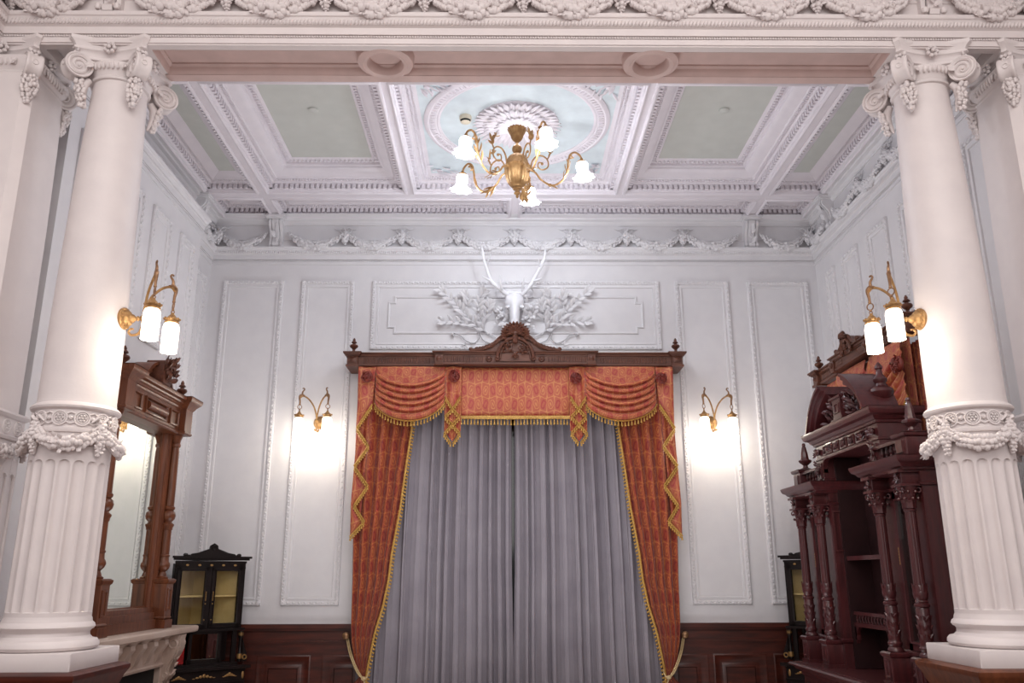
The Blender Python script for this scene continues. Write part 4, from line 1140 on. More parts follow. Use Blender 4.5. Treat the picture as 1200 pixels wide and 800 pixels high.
# --- the great window: sheers
for s, lb in ((-1, 'left grey sheer curtain hanging in pleats behind the red drapes'), (1, 'right grey sheer curtain hanging in pleats behind the red drapes')):
    rg = random.Random(40+s); nf = 15
    ws = [rg.uniform(.5,1.6) for _ in range(nf)]; tot = sum(ws); cum = [0]
    for w in ws: cum.append(cum[-1]+w/tot)
    am = [rg.uniform(.55,1.3) for _ in range(nf)]; sh = [rg.uniform(.3,.7) for _ in range(nf)]; dr = [rg.uniform(-.012,.012) for _ in range(nf+1)]
    def fn(u, v, s=s):
        z = 3.44 - 3.41*v
        x = u
        k = 0
        while k < nf-1 and cum[k+1] < x: k += 1
        t = (x-cum[k])/(cum[k+1]-cum[k]); w = sh[k]
        tt = t/w*.5 if t < w else .5+(t-w)/(1-w)*.5
        y = am[k]*.074*abs(sin(pi*tt))**.8*(1-.25*abs(sin(3*pi*tt))) + .006*sin(9*x*pi+v*2)
        wide = 1.30 + .12*v
        gap = .010 + .004*sin(v*5) if v < .55 else .010*(1-(v-.55)/.2) if v < .75 else 0
        xx = s*(gap + wide*x**(1.0)) + dr[k]*v*1.5*sin(pi*t)
        return (xx - .02, 7.965 - y, z)
    m = MB(); m.grid(fn, 420, 22)
    o = m.build('sheer_curtain', SHEER, None, 180); tag(o, lb, 'curtain')
# --- side drapes
def px2(tab, Y): return [(at(x, y, Y).z, at(x, y, Y).x) for x, y in tab]
YD = 7.862
LT = px2([(422,432),(418,500),(415,600),(414,680),(412,730),(412.5,752),(416,775),(421,793)], YD)
RT = px2([(486,432),(483,503),(476,550),(470,594),(460,648),(456,680),(449.5,710),(440,740),(432,777),(429,794)], YD)
def drape(s, label):
    rg = random.Random(60+s); mir = .02
    zt_, zk = LT[0][0], LT[-1][0]
    def edges(z):
        if z >= zk: return interp(LT, z), interp(RT, z)
        t = (zk-z)/zk
        return interp(LT, zk) - .16*min(1, t*3)**.8 - .10*t, interp(RT, zk) + .04*t
    nf = 5
    def fn(u, v):
        z = zt_*(1-v) + .02*v
        a, b = edges(z); wd = abs(b-a)
        amp = min(.082, wd*.21+.016)
        ph = nf*(u+.03*sin(6*u+1)) + .15*sin(3*v)
        y = YD - amp*abs(sin(pi*ph))**.6 - .02*sin(pi*u)
        x = a + (b-a)*u + .004*sin(2*pi*ph)
        return (x if s < 0 else mir*1.0 - x - .02, y, z)
    root = thing('side_drape', label, 'curtain', Tr(*fn(.5, 1)))
    m = MB(); m.grid(fn, 110, 60, uv=lambda u, v: (u*.62, (zt_-.02)*(1-v)*1.0))
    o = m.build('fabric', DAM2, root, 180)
    m = MB(); pts = [Vector(fn(1.0, i/60)) for i in range(0, 52)]
    pts = [p + Vector((0,-.008,0)) for p in pts]
    m.tube(pts, .010, 6, flat=.6); fringe(m, pts, .034, .024, ((1 if s < 0 else -1)*.9, -.1, -.6), .008)
    m.build('edge_fringe', GOLD, root, 60)
    return root, fn
mirx = lambda p: Vector((-p.x, p.y, p.z))
for s, lb, lt in ((-1, 'left deep red and gold damask drape drawn back by a cord', 'left'), (1, 'right deep red and gold damask drape drawn back by a cord', 'right')):
    root, fn = drape(s, lb)
    sg = 1 if s < 0 else -1
    X = lambda x, y, Y: (lambda p: p if s < 0 else Vector((-p.x, p.y, p.z)))(at(x, y, Y))
    m = MB()
    for o_ in (0, 1):
        m.tube(bez([X(406+o_*2,747,7.93), X(409+o_*2,763,7.86), X(414+o_*2,778,7.76), X(420+o_*2,790,7.69), X(427,795.5,7.67), X(431,791,7.69), X(432,786,7.74)], 8), .0065, 7)
    m.ball(X(426,795,7.665), (.024,.02,.018), 10, 6)
    m.tube([X(426,796,7.67), X(428,803,7.68), X(427,830,7.69)], [.007,.007,.012], 7)
    m.build('tieback_cord', ROPEM, root, 60, label='cream twisted cord holding the drape back')
    hk = MB(Tr(*X(406,744.5,7.93)) @ Matrix.Rotation(pi/2,4,'X'))
    hk.lathe([(.012,-.07),(.012,.0),(.024,.01),(.032,.025),(.030,.04),(.018,.05),(0,.052)], 20)
    hk.build('tieback_knob', BRASSD, root, label='dark round metal knob')
# --- valance, swags, tails of the great window
zt = 3.452; VY = 7.755
def A(x, y, Y=VY): return at(x, y, Y)
VAL = thing('valance', 'orange damask valance with gold tassels hung across the back window pelmet', 'valance', Tr(0, VY, 3.0))
xa, xb = A(540,440).x, A(668,440).x; zb = A(600,488).z
m = MB()
def vfn(u, v): return (xa+(xb-xa)*u, VY-.012*sin(u*9+1)*v-.01*sin(u*23)*v*v, zt+(zb-zt)*v)
m.grid(vfn, 60, 12, uv=lambda u, v: (xa+(xb-xa)*u, zt+(zb-zt)*v)); solid(m.build('centre_panel', DAM, VAL, 180))
m = MB(); bp = [Vector(vfn(i/30, 1)) + Vector((0,-.006,-.006)) for i in range(31)]
m.box(xa, xb, VY-.030, VY-.008, zb-.026, zb+.004); fringe(m, [p+Vector((0,-.012,-.018)) for p in bp], .058, .024, braid=.006)
m.build('tassel_fringe', GOLD, VAL, 60)
for s, (x0, x1, yl, yr) in ((-1,(441,523,473,470)), (1,(685,767,474,474))):
    xl, xr = A(x0,440).x, A(x1,440).x; m = MB()
    bot = swag(m, I4, xl, xr, zt, A(x0,yl).z, A(x1,yr).z, A(482 if s < 0 else 726,492,7.69).z, VY-.03)
    sw = solid(m.build('swag', DAM, VAL, 180)); m = MB()
    m.tube([p+Vector((0,-.008,-.004)) for p in bot], .010, 6, flat=.6); fringe(m, [p+Vector((0,-.008,-.008)) for p in bot], .050, .024)
    m.build('tassel_fringe', GOLD, sw, 60)
# pleated strips and their crossed fringes
for x0, x1 in ((522,541),(666.5,686)):
    xl, xr, xc = A(x0,440).x, A(x1,440).x, A((x0+x1)/2,440).x; w = (xr-xl)/2; m = MB()
    def sfn(u, v):
        x = xl+(xr-xl)*u; b = A(600, 518).z + .05*abs(2*u-1)*2
        return (x, VY-.045-.012*cos(2*pi*(u-.5))-.01*cos(6*pi*u)*v, zt+(b-zt)*v)
    m.grid(sfn, 24, 30, uv=lambda u, v: (xl+(xr-xl)*u, zt-.75*v)); st = solid(m.build('pleated_tail', DAM, VAL, 180)); m = MB()
    for q in (-1, 1):
        pth = [(q*1.0,466),(q*-.0,480),(q*-1.0,489),(q*0,498),(q*1.05,509),(q*.1,521)]
        P = [Vector((xc+a*w*.92, VY-.068-.004*i, A(600,y).z)) for i, (a, y) in enumerate(pth)]
        fine = [P[i].lerp(P[i+1], t/5) for i in range(len(P)-1) for t in range(5)] + [P[-1]]
        m.tube(fine, .013, 6, flat=.5); fringe(m, fine, .040, .020)
    m.build('crossed_fringe', GOLD, st, 60)
# stepped jabots at both ends
JZ = [(437,475),(419,502),(433,523),(416,546),(432,569),(416,592),(428,611),(411,629)]
for s in (-1, 1):
    fx = (lambda p: p) if s < 0 else (lambda p: Vector((-p.x+.012, p.y, p.z)))
    J = [A(*p) for p in JZ]; LE = px2([(421,425),(419,500),(416,545),(412,590),(411,620),(410.5,632)], VY)
    m = MB()
    ztab = [(zt, A(441,440).x)] + [(p.z, p.x) for p in J]
    def jfn(u, v):
        z = zt + (J[-1].z-.01-zt)*v; a = interp(LE, z)
        b = interp(ztab, z)
        return fx(Vector((a+(b-a)*u, VY-.03-.010*sin(u*5+z*6), z)))
    m.grid(jfn, 8, 120, uv=lambda u, v: (u*.14, zt-1.5*v)); jb = solid(m.build('jabot', DAM, VAL, 180))
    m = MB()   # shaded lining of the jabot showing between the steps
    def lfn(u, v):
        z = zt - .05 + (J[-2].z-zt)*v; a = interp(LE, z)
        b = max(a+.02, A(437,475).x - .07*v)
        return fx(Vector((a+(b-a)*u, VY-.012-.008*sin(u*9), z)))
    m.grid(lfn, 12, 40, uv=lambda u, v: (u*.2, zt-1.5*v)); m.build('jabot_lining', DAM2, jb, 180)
    m = MB(); P = [fx(p)+Vector((0,-.05,0)) for p in J]
    fine = [P[i].lerp(P[i+1], t/5) for i in range(len(P)-1) for t in range(5)] + [P[-1]]
    m.tube(fine, .016, 6, flat=.5); fringe(m, fine, .042, .018)
    m.build('stepped_fringe', GOLD, jb, 60)
rg = random.Random(77)
for x, y in ((430,441),(532,440.5),(675,442.5),(775.5,442.5)):
    m = MB(); rosette(m, A(x, y, VY-.10), .066, rg); m.build('rosette', ROSET, VAL, 60)

# --- the side window on the right wall
TW = Tr(HW-.01, 6.62, 0) @ Rz(-90)
pelmet(TW, .83, .38, 'short walnut pelmet over the side window behind the dark red sideboard', zt=3.345, crest=.5)
V2 = thing('valance', 'orange damask valance on the right wall above the dark red sideboard', 'valance', TW @ Tr(0,-.22,2.8))
m = MB(TW); z2 = 3.205
m.grid(lambda u, v: (-.80+1.60*u, -.225-.012*sin(u*31)*v, z2-.75*v), 90, 14, uv=lambda u, v: (1.84*u, z2-.75*v)); m.build('centre_panel', DAM, V2, 180)
m = MB(TW); m.box(-.80,.80,-.245,-.225,z2-.78,z2-.75); fringe(m, [(-.80+1.60*i/30,-.24,z2-.77) for i in range(31)], .05, .026); m.build('tassel_fringe', GOLD, V2, 60)
for a, b in ((.20,.76),(-.47,.14)):
    m = MB(); m.T = I4
    bot = swag(m, TW, a, b, z2, z2-.42, z2-.42, z2-.66, -.27, npl=5)
    sw = m.build('swag', DAM, V2, 180); m = MB(); fringe(m, bot, .05, .026); m.build('tassel_fringe', GOLD, sw, 60)
for x in (-.51, .17, .80):
    m = MB(TW); rosette(m, (x,-.345,z2-.20), .07, rg); m.build('rosette', ROSET, V2, 60)
for s, lb in ((-1, 'far damask drape at the right wall window, half hidden by the sideboard'), (1, 'near damask drape at the right wall window, by the column')):
    m = MB(TW)
    m.grid(lambda u, v: (s*(.76-.28*u), -.12-.03*(.5-.5*cos(2*pi*5*u)), 3.20-3.18*v), 60, 14, uv=lambda u, v: (u*.6, 3.2-3.2*v))
    tag(m.build('side_drape', DAM2, None, 180), lb, 'curtain')
m = MB(TW); m.grid(lambda u, v: (-.7+1.4*u, -.07-.02*(.5-.5*cos(2*pi*22*u)), 3.2-3.17*v), 300, 6)
tag(m.build('sheer_curtain', SHEER, None, 180), 'grey sheer curtain inside the right wall window behind the sideboard', 'curtain')
# ================================================================== overmantel mirror (local x along the wall, -y into the room)
TM = Tr(-2.89, 6.18, 0) @ Rz(90)
MR = thing('overmantel_mirror', 'tall wooden overmantel mirror with turned columns standing on the marble mantel shelf', 'mirror', TM @ Tr(0,-.1,1.20))
z0 = 1.182
m = MB(TM)
m.box(-.66,.66,-.10,0,z0,2.72)
FM = lambda u, v, h: (u, -h, v)
m.sweep([(-.43,1.335),(.43,1.335),(.43,2.66),(-.43,2.66)], [(.02,.10),(.0,.112),(-.01,.118),(-.018,.132),(-.03,.136),(-.036,.13),(-.045,.14),(-.06,.15),(-.07,.152),(-.07,.10)], True, FM)
m.build('frame', WOODM, MR)
m = MB(TM); m.box(-.425,.425,-.106,-.10,1.34,2.655); m.build('mirror_glass', MIRROR, MR)
m = MB(TM)
m.box(-.42,.42,-.20,-.1,z0,1.25); m.box(-.42,.42,-.185,-.1,1.25,1.30); m.box(-.42,.42,-.17,-.1,1.28,1.335)
m.build('base_rail', WOODM, MR)
def mold(m, x0, x1, yf, prof, yb=0):
    """cornice of a block projecting from the wall, prof = (out,z)"""
    m.sweep([(x0,yb),(x0,yf),(x1,yf),(x1,yb)], [(-a, z) for a, z in prof], False)
    t = prof[-1]; m.box(x0-t[0], x1+t[0], yf-t[0], yb, t[1]-.004, t[1])
for s in (-1, 1):
    x = s*.545; b = MB(TM)
    b.box(x-.075,x+.075,-.25,0,z0,z0+.06); b.box(x-.065,x+.065,-.235,0,z0+.06,1.52)
    mold(b, x-.065, x+.065, -.235, [(0,z0+.06),(.006,z0+.075),(0,z0+.085)]); mold(b, x-.065, x+.065, -.235, [(0,1.50),(.010,1.51),(.014,1.53),(.0,1.54)])
    b.T = TM; b.sweep([(x-.04,z0+.12),(x+.04,z0+.12),(x+.04,1.47),(x-.04,1.47)], [(0,.235),(0,.24),(.012,.242),(.016,.236)], True, FM)
    b.build('pedestal_block', WOODM, MR)
    c = MB(TM @ Tr(x,-.165,0))
    c.lathe([(.045,1.535),(.047,1.55),(.035,1.558),(.030,1.575),(.024,1.59),(.044,1.612),(.052,1.632),(.050,1.65),(.040,1.665),(.037,1.70),(.042,1.705),(.042,1.715),(.037,1.72),
             (.036,1.90),(.042,1.905),(.042,1.92),(.050,1.935),(.05,1.945),(.036,1.955),(.032,1.965),(.050,1.985),(.056,2.01),(.050,2.035),(.034,2.05),(.044,2.06),(.046,2.075),(.036,2.085),
             (.034,2.50),(.030,2.54),(.040,2.55),(.040,2.565),(.033,2.575),(.038,2.60),(.048,2.625),(.05,2.64)], 28)
    c.build('turned_column', WOODM, MR)
b = MB(TM)   # entablature
b.box(-.62,.62,-.20,0,2.64,2.90)
mold(b, -.62, .62, -.20, [(0,2.64),(.010,2.65),(.010,2.66),(.004,2.67)])
mold(b, -.62, .62, -.20, [(0,2.835),(.010,2.845),(.012,2.855),(.02,2.86),(.02,2.872),(.032,2.88),(.036,2.892),(.06,2.90),(.066,2.918),(.066,2.93)])
for s in (-1, 1):
    x = s*.545; b.box(x-.07,x+.07,-.25,-.19,2.64,2.90)
    mold(b, x-.07, x+.07, -.25, [(0,2.64),(.008,2.65),(.008,2.66),(0,2.665)], -.19)
    mold(b, x-.07, x+.07, -.25, [(0,2.84),(.012,2.855),(.02,2.87),(.034,2.885),(.05,2.90),(.056,2.918),(.056,2.935)], -.19)
    a, c = sorted((s*.62, s*.80)); mold(b, a, c, -.12, [(0,2.84),(.010,2.855),(.014,2.87),(.028,2.885),(.034,2.91),(.034,2.925)])
    b.box(a, c, -.12, 0, 2.82, 2.90)
b.build('entablature', WOODM, MR)
b = MB(TM)
for x0, x1 in ((-.44,-.26),(-.20,.20),(.26,.44)):
    b.sweep([(x0,2.69),(x1,2.69),(x1,2.81),(x0,2.81)], [(0,.20),(0,.215),(.01,.218),(.016,.206)], True, FM)
b.lathe([(.032,-.17),(.032,.17)], 16, TM.inverted() @ TM @ Tr(0,-.205,2.75) @ Ry(90)); b.build('frieze_panel', WOODM, MR)
for s in (-1, 1):
    b = MB(TM)
    b.prism([(0,2.60),(-.03,2.60),(-.045,2.63),(-.035,2.67),(-.05,2.72),(-.085,2.77),(-.10,2.80),(-.095,2.82),(0,2.82)], s*.70-.035, s*.70+.035, lambda u, v, h: (h, u, v))
    for k in range(5): b.leaf((s*.70,-.055-.008*k,2.66+.03*k), ((-1)**k*.6,-.3,.7), (0,-1,0), .05, .025, .2, 3)
    b.build('side_bracket', WOODM, MR)
    b = MB(TM); finial(b, s*.545, -.17, 2.93, 1.05); b.build('finial', WOODP, MR)
b = MB(TM)   # segmental pediment
R0 = .40; zc_ = 2.93-.12
for r0, r1, y in ((.29,.268,-.215),(.272,.25,-.20),(.252,.215,-.18)):
    a0 = math.asin(.12/r1)
    pts = [(r0*cos(a0+(pi-2*a0)*i/24), zc_+r0*sin(a0+(pi-2*a0)*i/24)) for i in range(25)] + [(r1*cos(a0+(pi-2*a0)*i/24), zc_+r1*sin(a0+(pi-2*a0)*i/24)) for i in range(24,-1,-1)]
    for i in range(24):
        q = [pts[i], pts[i+1], pts[49-i-1], pts[49-i]]
        b.prism(q, y, -.06)
b.prism([(.24*cos(pi*i/20), 2.93+.13*sin(pi*i/20)) for i in range(21)], -.15, -.06)
b.build('arched_pediment', WOODM, MR)
b = MB(TM); rg = random.Random(51)
b.prism([(-.07,2.93),(.07,2.93),(.085,3.04),(.05,3.11),(-.05,3.11),(-.085,3.04)], -.265, -.12); b.ball((0,-.27,3.03), (.05,.03,.055), 12, 8)
for i in range(46):
    x, z = rg.uniform(-.08,.08), rg.uniform(2.96,3.10); a = rg.uniform(.1, pi-.1)
    b.leaf((x,-.24-.05*rg.random(),z), (cos(a)*.9,-.5,sin(a)*.8), (0,-1,.2), rg.uniform(.05,.075), .04, .2, 4)
for s in (-1, 1): b.torus((s*.05,-.28,3.08), .03, .012, 12, 6, Matrix.Rotation(pi/2,4,'X'))
b.build('carved_crest', WOODP, MR)
# ------------------------------------------------------------------ marble chimneypiece
TMA = Tr(-2.89, 6.28, 0) @ Rz(90)
MA = thing('marble_mantelpiece', 'pinkish marble mantelpiece with carved corbels below the tall wooden mirror', 'mantelpiece', TMA)
b = MB(TMA)
sh = [(-.92,0),(-.92,-.22),(-.82,-.325),(.90,-.325),(.90,0)]
vs = []
for o_, z in ((-.02,1.128),(-.004,1.135),(0,1.15),(0,1.168),(-.006,1.176),(-.02,1.18)):
    vs += [(x*(1+o_*.9), y*(1-.0) - (o_ if y < -.1 else 0), z) for x, y in sh]
b.add(vs, [(k*5+i,k*5+(i+1)%5,k*5+5+(i+1)%5,k*5+5+i) for k in range(5) for i in range(5)] + [(4,3,2,1,0), tuple(25+i for i in range(5))])
b.build('shelf', MARBLE, MA)
b = MB(TMA); b.box(-.72,.72,-.20,0,.92,1.13); mold(b,-.72,.72,-.20,[(0,1.07),(.02,1.085),(.03,1.10),(.05,1.115),(.06,1.13)])
mold(b,-.72,.72,-.20,[(0,.90),(.012,.905),(.016,.92),(0,.93)])
for x in (-.40,-.2,0,.2,.40):
    b.prism([(-.2,1.10),(-.27,1.10),(-.275,1.07),(-.24,1.02),(-.22,.96),(-.2,.94)], x-.035, x+.035, lambda u, v, h: (h, u, v))
b.build('frieze', MARBLE, MA)
for s in (-1, 1):
    b = MB(TMA); x = s*.61
    b.box(x-.11,x+.11,-.20,0,0,.92); b.box(x-.13,x+.13,-.23,0,0,.12)
    b.sweep([(x-.07,.18),(x+.07,.18),(x+.07,.84),(x-.07,.84)], [(0,.20),(0,.212),(.014,.214),(.02,.204)], True, FM)
    j = b.build('jamb', MARBLE, MA)
    b = MB(TMA)
    cp = [(-.2,.80),(-.225,.80),(-.245,.83),(-.235,.87),(-.25,.92),(-.285,.98),(-.305,1.03),(-.30,1.08),(-.31,1.125),(-.2,1.125)]
    for a, c, e in ((x-.08,x-.05,0),(x-.045,x+.045,.008),(x+.05,x+.08,0)): b.prism([(u-(e if u < -.2 else 0), v) for u, v in cp], a, c, lambda u, v, h: (h, u, v))
    for sx in (-1, 1): b.torus((x+sx*.075,-.27,1.06), .03, .011, 14, 6, Matrix.Rotation(pi/2,4,'Y')); b.torus((x+sx*.075,-.228,.84), .018, .008, 12, 6, Matrix.Rotation(pi/2,4,'Y'))
    for k in range(9): b.leaf((x+.01*(-1)**k,-.252-.006*k,.84+.026*k), ((-1)**k*.8,-.15,.6), (0,-1,0), .05, .035, .1, 3)
    b.build('corbel', MARBLE, j)
b = MB(TMA); b.box(-.5,.5,-.16,-.155,0,.90); b.build('hearth_opening', DARK, MA)  # flat near-black sheet in place of a hollow opening

# ================================================================== black lacquer corner cabinets
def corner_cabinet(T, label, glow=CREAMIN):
    R_ = thing('corner_cabinet', label, 'cabinet', T)
    F = lambda u, v, h: (u, -h, v); tri = lambda w, y, k=.42: [(-w,y),(w,y),(w*.9,y+.06),(.02,y+k),(-.02,y+k),(-w*.9,y+.06)]
    def slab(b, w, y, z0, z1, k=.42):
        p = tri(w, y, k); b.prism([(q[0], q[1]) for q in p], z0, z1, lambda u, v, h: (u, v, h))
    b = MB(T); slab(b, .36, -.12, 0, .10); slab(b, .35, -.105, .10, .80, .44); slab(b, .385, -.14, .80, .825, .47)
    for z in (.69, .785): b.box(-.355,.355,-.113,-.105,z,z+.01)
    b.build('base', BLACK, R_)
    for s in (-1, 1):
        d = MB(T); a, c = sorted((s*.02, s*.32)); d.box(a, c, -.115, -.104, .13, .67)
        d.sweep([(a+.05,.17),(c-.05,.17),(c-.05,.63),(a+.05,.63)], [(0,.115),(0,.122),(.012,.124),(.016,.116)], True, F)
        dd = d.build('lower_door', BLACK, R_)
        d = MB(T); cx = (a+c)/2
        for x in (a+.065, c-.065): d.box(x-.006, x+.006, -.119, -.115, .40, .62)
        d.build('inlay', GILT, dd)
    d = MB(T)
    for cx, w in ((-.21,.05),(0,.085),(.22,.05)):
        d = MB(T)
        for k in range(7):
            t = k/6*2-1; d.ball((cx+t*w,-.107,.740+.018*(1-abs(t))), (.014,.003,.012*(1.3-abs(t))), 6, 4)
        d.build('inlay', GILT, R_)
    for x in (-.32,.335):
        d = MB(T); d.ball((x,-.107,.745), (.012,.004,.03), 8, 5); d.build('inlay', GILT, R_)
    # open mirrored niche between base and upper case
    b = MB(T); slab(b, .30, -.06, .825, .85, .38)
    for x in (-.27,-.12,.13,.26): b.box(x-.013 if abs(x)<.2 else x-.02, x+.013 if abs(x)<.2 else x+.02, -.05, -.03, .85, 1.11)
    b.box(-.14,.15,-.05,-.035,.85,.885); b.box(-.14,.15,-.05,-.035,1.085,1.11); b.box(-.28,.28,.16,.18,.85,1.11); slab(b, .335, -.075, 1.105, 1.125, .40)
    for s in (-1, 1):
        b.lathe([(.014,.85),(.02,.87),(.02,.92),(.014,.93),(.015,1.04),(.022,1.05),(.022,1.10)], 14, Tr(s*.305,-.075,0))
        b.prism([(s*.33,.85),(s*.375,.85),(s*.37,.92),(s*.345,.98),(s*.33,1.03)], -.07, -.04)
    b.build('niche_frame', BLACK, R_)
    b = MB(T); b.box(-.106,.116,-.036,-.032,.885,1.085); b.build('niche_mirror', MIRROR, R_)
    b = MB(T)
    for s in (-1, 1):
        b.torus((s*.352,-.073,.885), .017, .006, 14, 5, Matrix.Rotation(pi/2,4,'X'))
        for z in (.895, 1.075): b.lathe([(.0215,z-.02),(.0225,z),(.0215,z+.02)], 12, Tr(s*.305,-.075,0))
    b.build('gilt_ring', GILT, R_)
    # upper case
    b = MB(T); w = .31
    for s in (-1, 1): b.box(*sorted((s*w, s*(w-.055))), -.05, -.02, 1.125, 1.66); b.prism([(s*w,-.05),(s*w,.0),(s*.03,.34),(s*.0,.34),(s*.0,.325),(s*(w-.015),-.005),(s*(w-.015),-.05)], 1.125, 1.66, lambda u, v, h: (u, v, h))
    slab(b, w, -.05, 1.125, 1.14, .38); slab(b, w, -.05, 1.62, 1.67, .38)
    b.box(-.012,.012,-.055,-.03,1.125,1.66)
    for y, z_, ww in ((-.058,1.665,.315),(-.068,1.69,.335),(-.085,1.705,.35)): slab(b, ww, y, z_, z_+.018, .38)
    b.box(-w,w,-.057,-.05,1.622,1.63)
    b.build('upper_case', BLACK, R_)
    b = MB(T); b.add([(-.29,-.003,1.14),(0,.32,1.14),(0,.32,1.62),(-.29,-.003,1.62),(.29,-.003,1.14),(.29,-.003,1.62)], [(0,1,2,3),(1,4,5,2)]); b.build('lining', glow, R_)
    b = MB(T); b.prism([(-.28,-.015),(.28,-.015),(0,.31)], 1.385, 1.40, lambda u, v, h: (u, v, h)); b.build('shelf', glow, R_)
    for s in (-1, 1):
        a, c = sorted((s*.014, s*.285)); d = MB(T)
        d.box(a,a+.035,-.062,-.045,1.135,1.635); d.box(c-.035,c,-.062,-.045,1.135,1.635); d.box(a,c,-.062,-.045,1.135,1.17); d.box(a,c,-.062,-.045,1.60,1.635)
        d.sweep([(a+.035,1.17),(c-.035,1.17),(c-.035,1.60),(a+.035,1.60)], [(0,.062),(0,.066),(-.007,.068),(-.01,.062)], True, F)
        dr = d.build('glazed_door', BLACK, R_)
        d = MB(T); d.box(a+.03,c-.03,-.054,-.052,1.165,1.605); d.build('pane', GLASS, dr)
        d = MB(T); x = s*.031
        for k in range(5): d.ball((x,-.066,1.36+.016*k), (.006,.005,.008), 6, 4)
        d.ball((x,-.065,1.33), .006, 6, 4); d.ball((x,-.065,1.20), .007, 6, 4); d.build('escutcheon', GILT, dr)
    d = MB(T)
    for k in range(5):
        d = MB(T); d.ball((-.21+.105*k,-.060,1.648), (.014,.004,.009), 8, 5); d.build('inlay', GILT, R_)
    # fretted crest
    b = MB(T)
    o_ = [(-.20,0),(-.19,.018),(-.13,.028),(-.07,.05),(-.035,.062),(-.03,.09),(0,.108),(.03,.09),(.035,.062),(.07,.05),(.13,.028),(.19,.018),(.20,0)]
    b.prism([(x, 1.72+z) for x, z in o_], -.075, -.055)
    b.tube([(x,-.078,1.72+z) for x, z in o_], .005, 6)
    for s in (-1, 1): b.ball((s*.235,-.065,1.732), (.022,.014,.016), 8, 5); b.ball((s*.205,-.065,1.726), (.014,.012,.01), 8, 5)
    b.torus((0,-.078,1.795), .018, .006, 12, 5, Matrix.Rotation(pi/2,4,'X')); b.build('crest', BLACK, R_)
    return R_
TC1 = Tr(-2.665, 7.60, 0) @ Rz(40)
corner_cabinet(TC1, 'black lacquer glazed corner cabinet with gilt inlay, behind the end of the marble mantelpiece')
TC2 = Tr(2.665, 7.60, 0) @ Rz(-40)
corner_cabinet(TC2, 'black lacquer glazed corner cabinet half hidden behind the dark red sideboard')
b = MB(TC1); b.box(-.24,-.145,-.0,.02,.853,1.06)
for i in range(6): b.ball((-.23+.015*i,-.001,.90+.025*(i%3)), (.010,.002,.012), 6, 4)
tag(b.build('red_board', REDM), 'small bright red board standing in the niche of the black cabinet behind the mantelpiece', 'board')

# ================================================================== dark red sideboard (local x: + toward the camera side)
TS = Tr(HW, 5.99, 0) @ Rz(-90)
SB = thing('display_sideboard', 'tall dark red carved sideboard with small columns, open niches and broken arched pediment', 'sideboard', TS @ Tr(0,-.4,0))
FM = lambda u, v, h: (u, -h, v)
yb = -.43
m = MB(TS)
m.box(-1.0,1.0,-.82,yb,.10,.84); m.box(-1.03,1.03,-.85,yb,0,.10)
mold(m,-1.0,1.0,-.82,[(0,.80),(.012,.81),(.016,.83),(.03,.84),(.05,.85),(.055,.862),(.07,.868),(.085,.875),(.09,.885),(.08,.897),(.06,.90)], yb)
m.box(-1.05,1.05,-.87,yb,.88,.905); m.build('base_case', WOODS, SB)
for x0, x1 in ((-.96,-.46),(-.42,.42),(.46,.96)):
    d = MB(TS); d.box(x0,x1,-.835,-.82,.14,.76)
    d.sweep([(x0+.06,.2),(x1-.06,.2),(x1-.06,.70),(x0+.06,.70)], [(0,.835),(0,.848),(.014,.85),(.02,.837),(.06,.84)], True, FM); dd = d.build('door', WOODS, SB)
    d = MB(TS); d.ball((x1-.03,-.845,.46), .012, 8, 6); d.build('knob', BRASSD, dd)
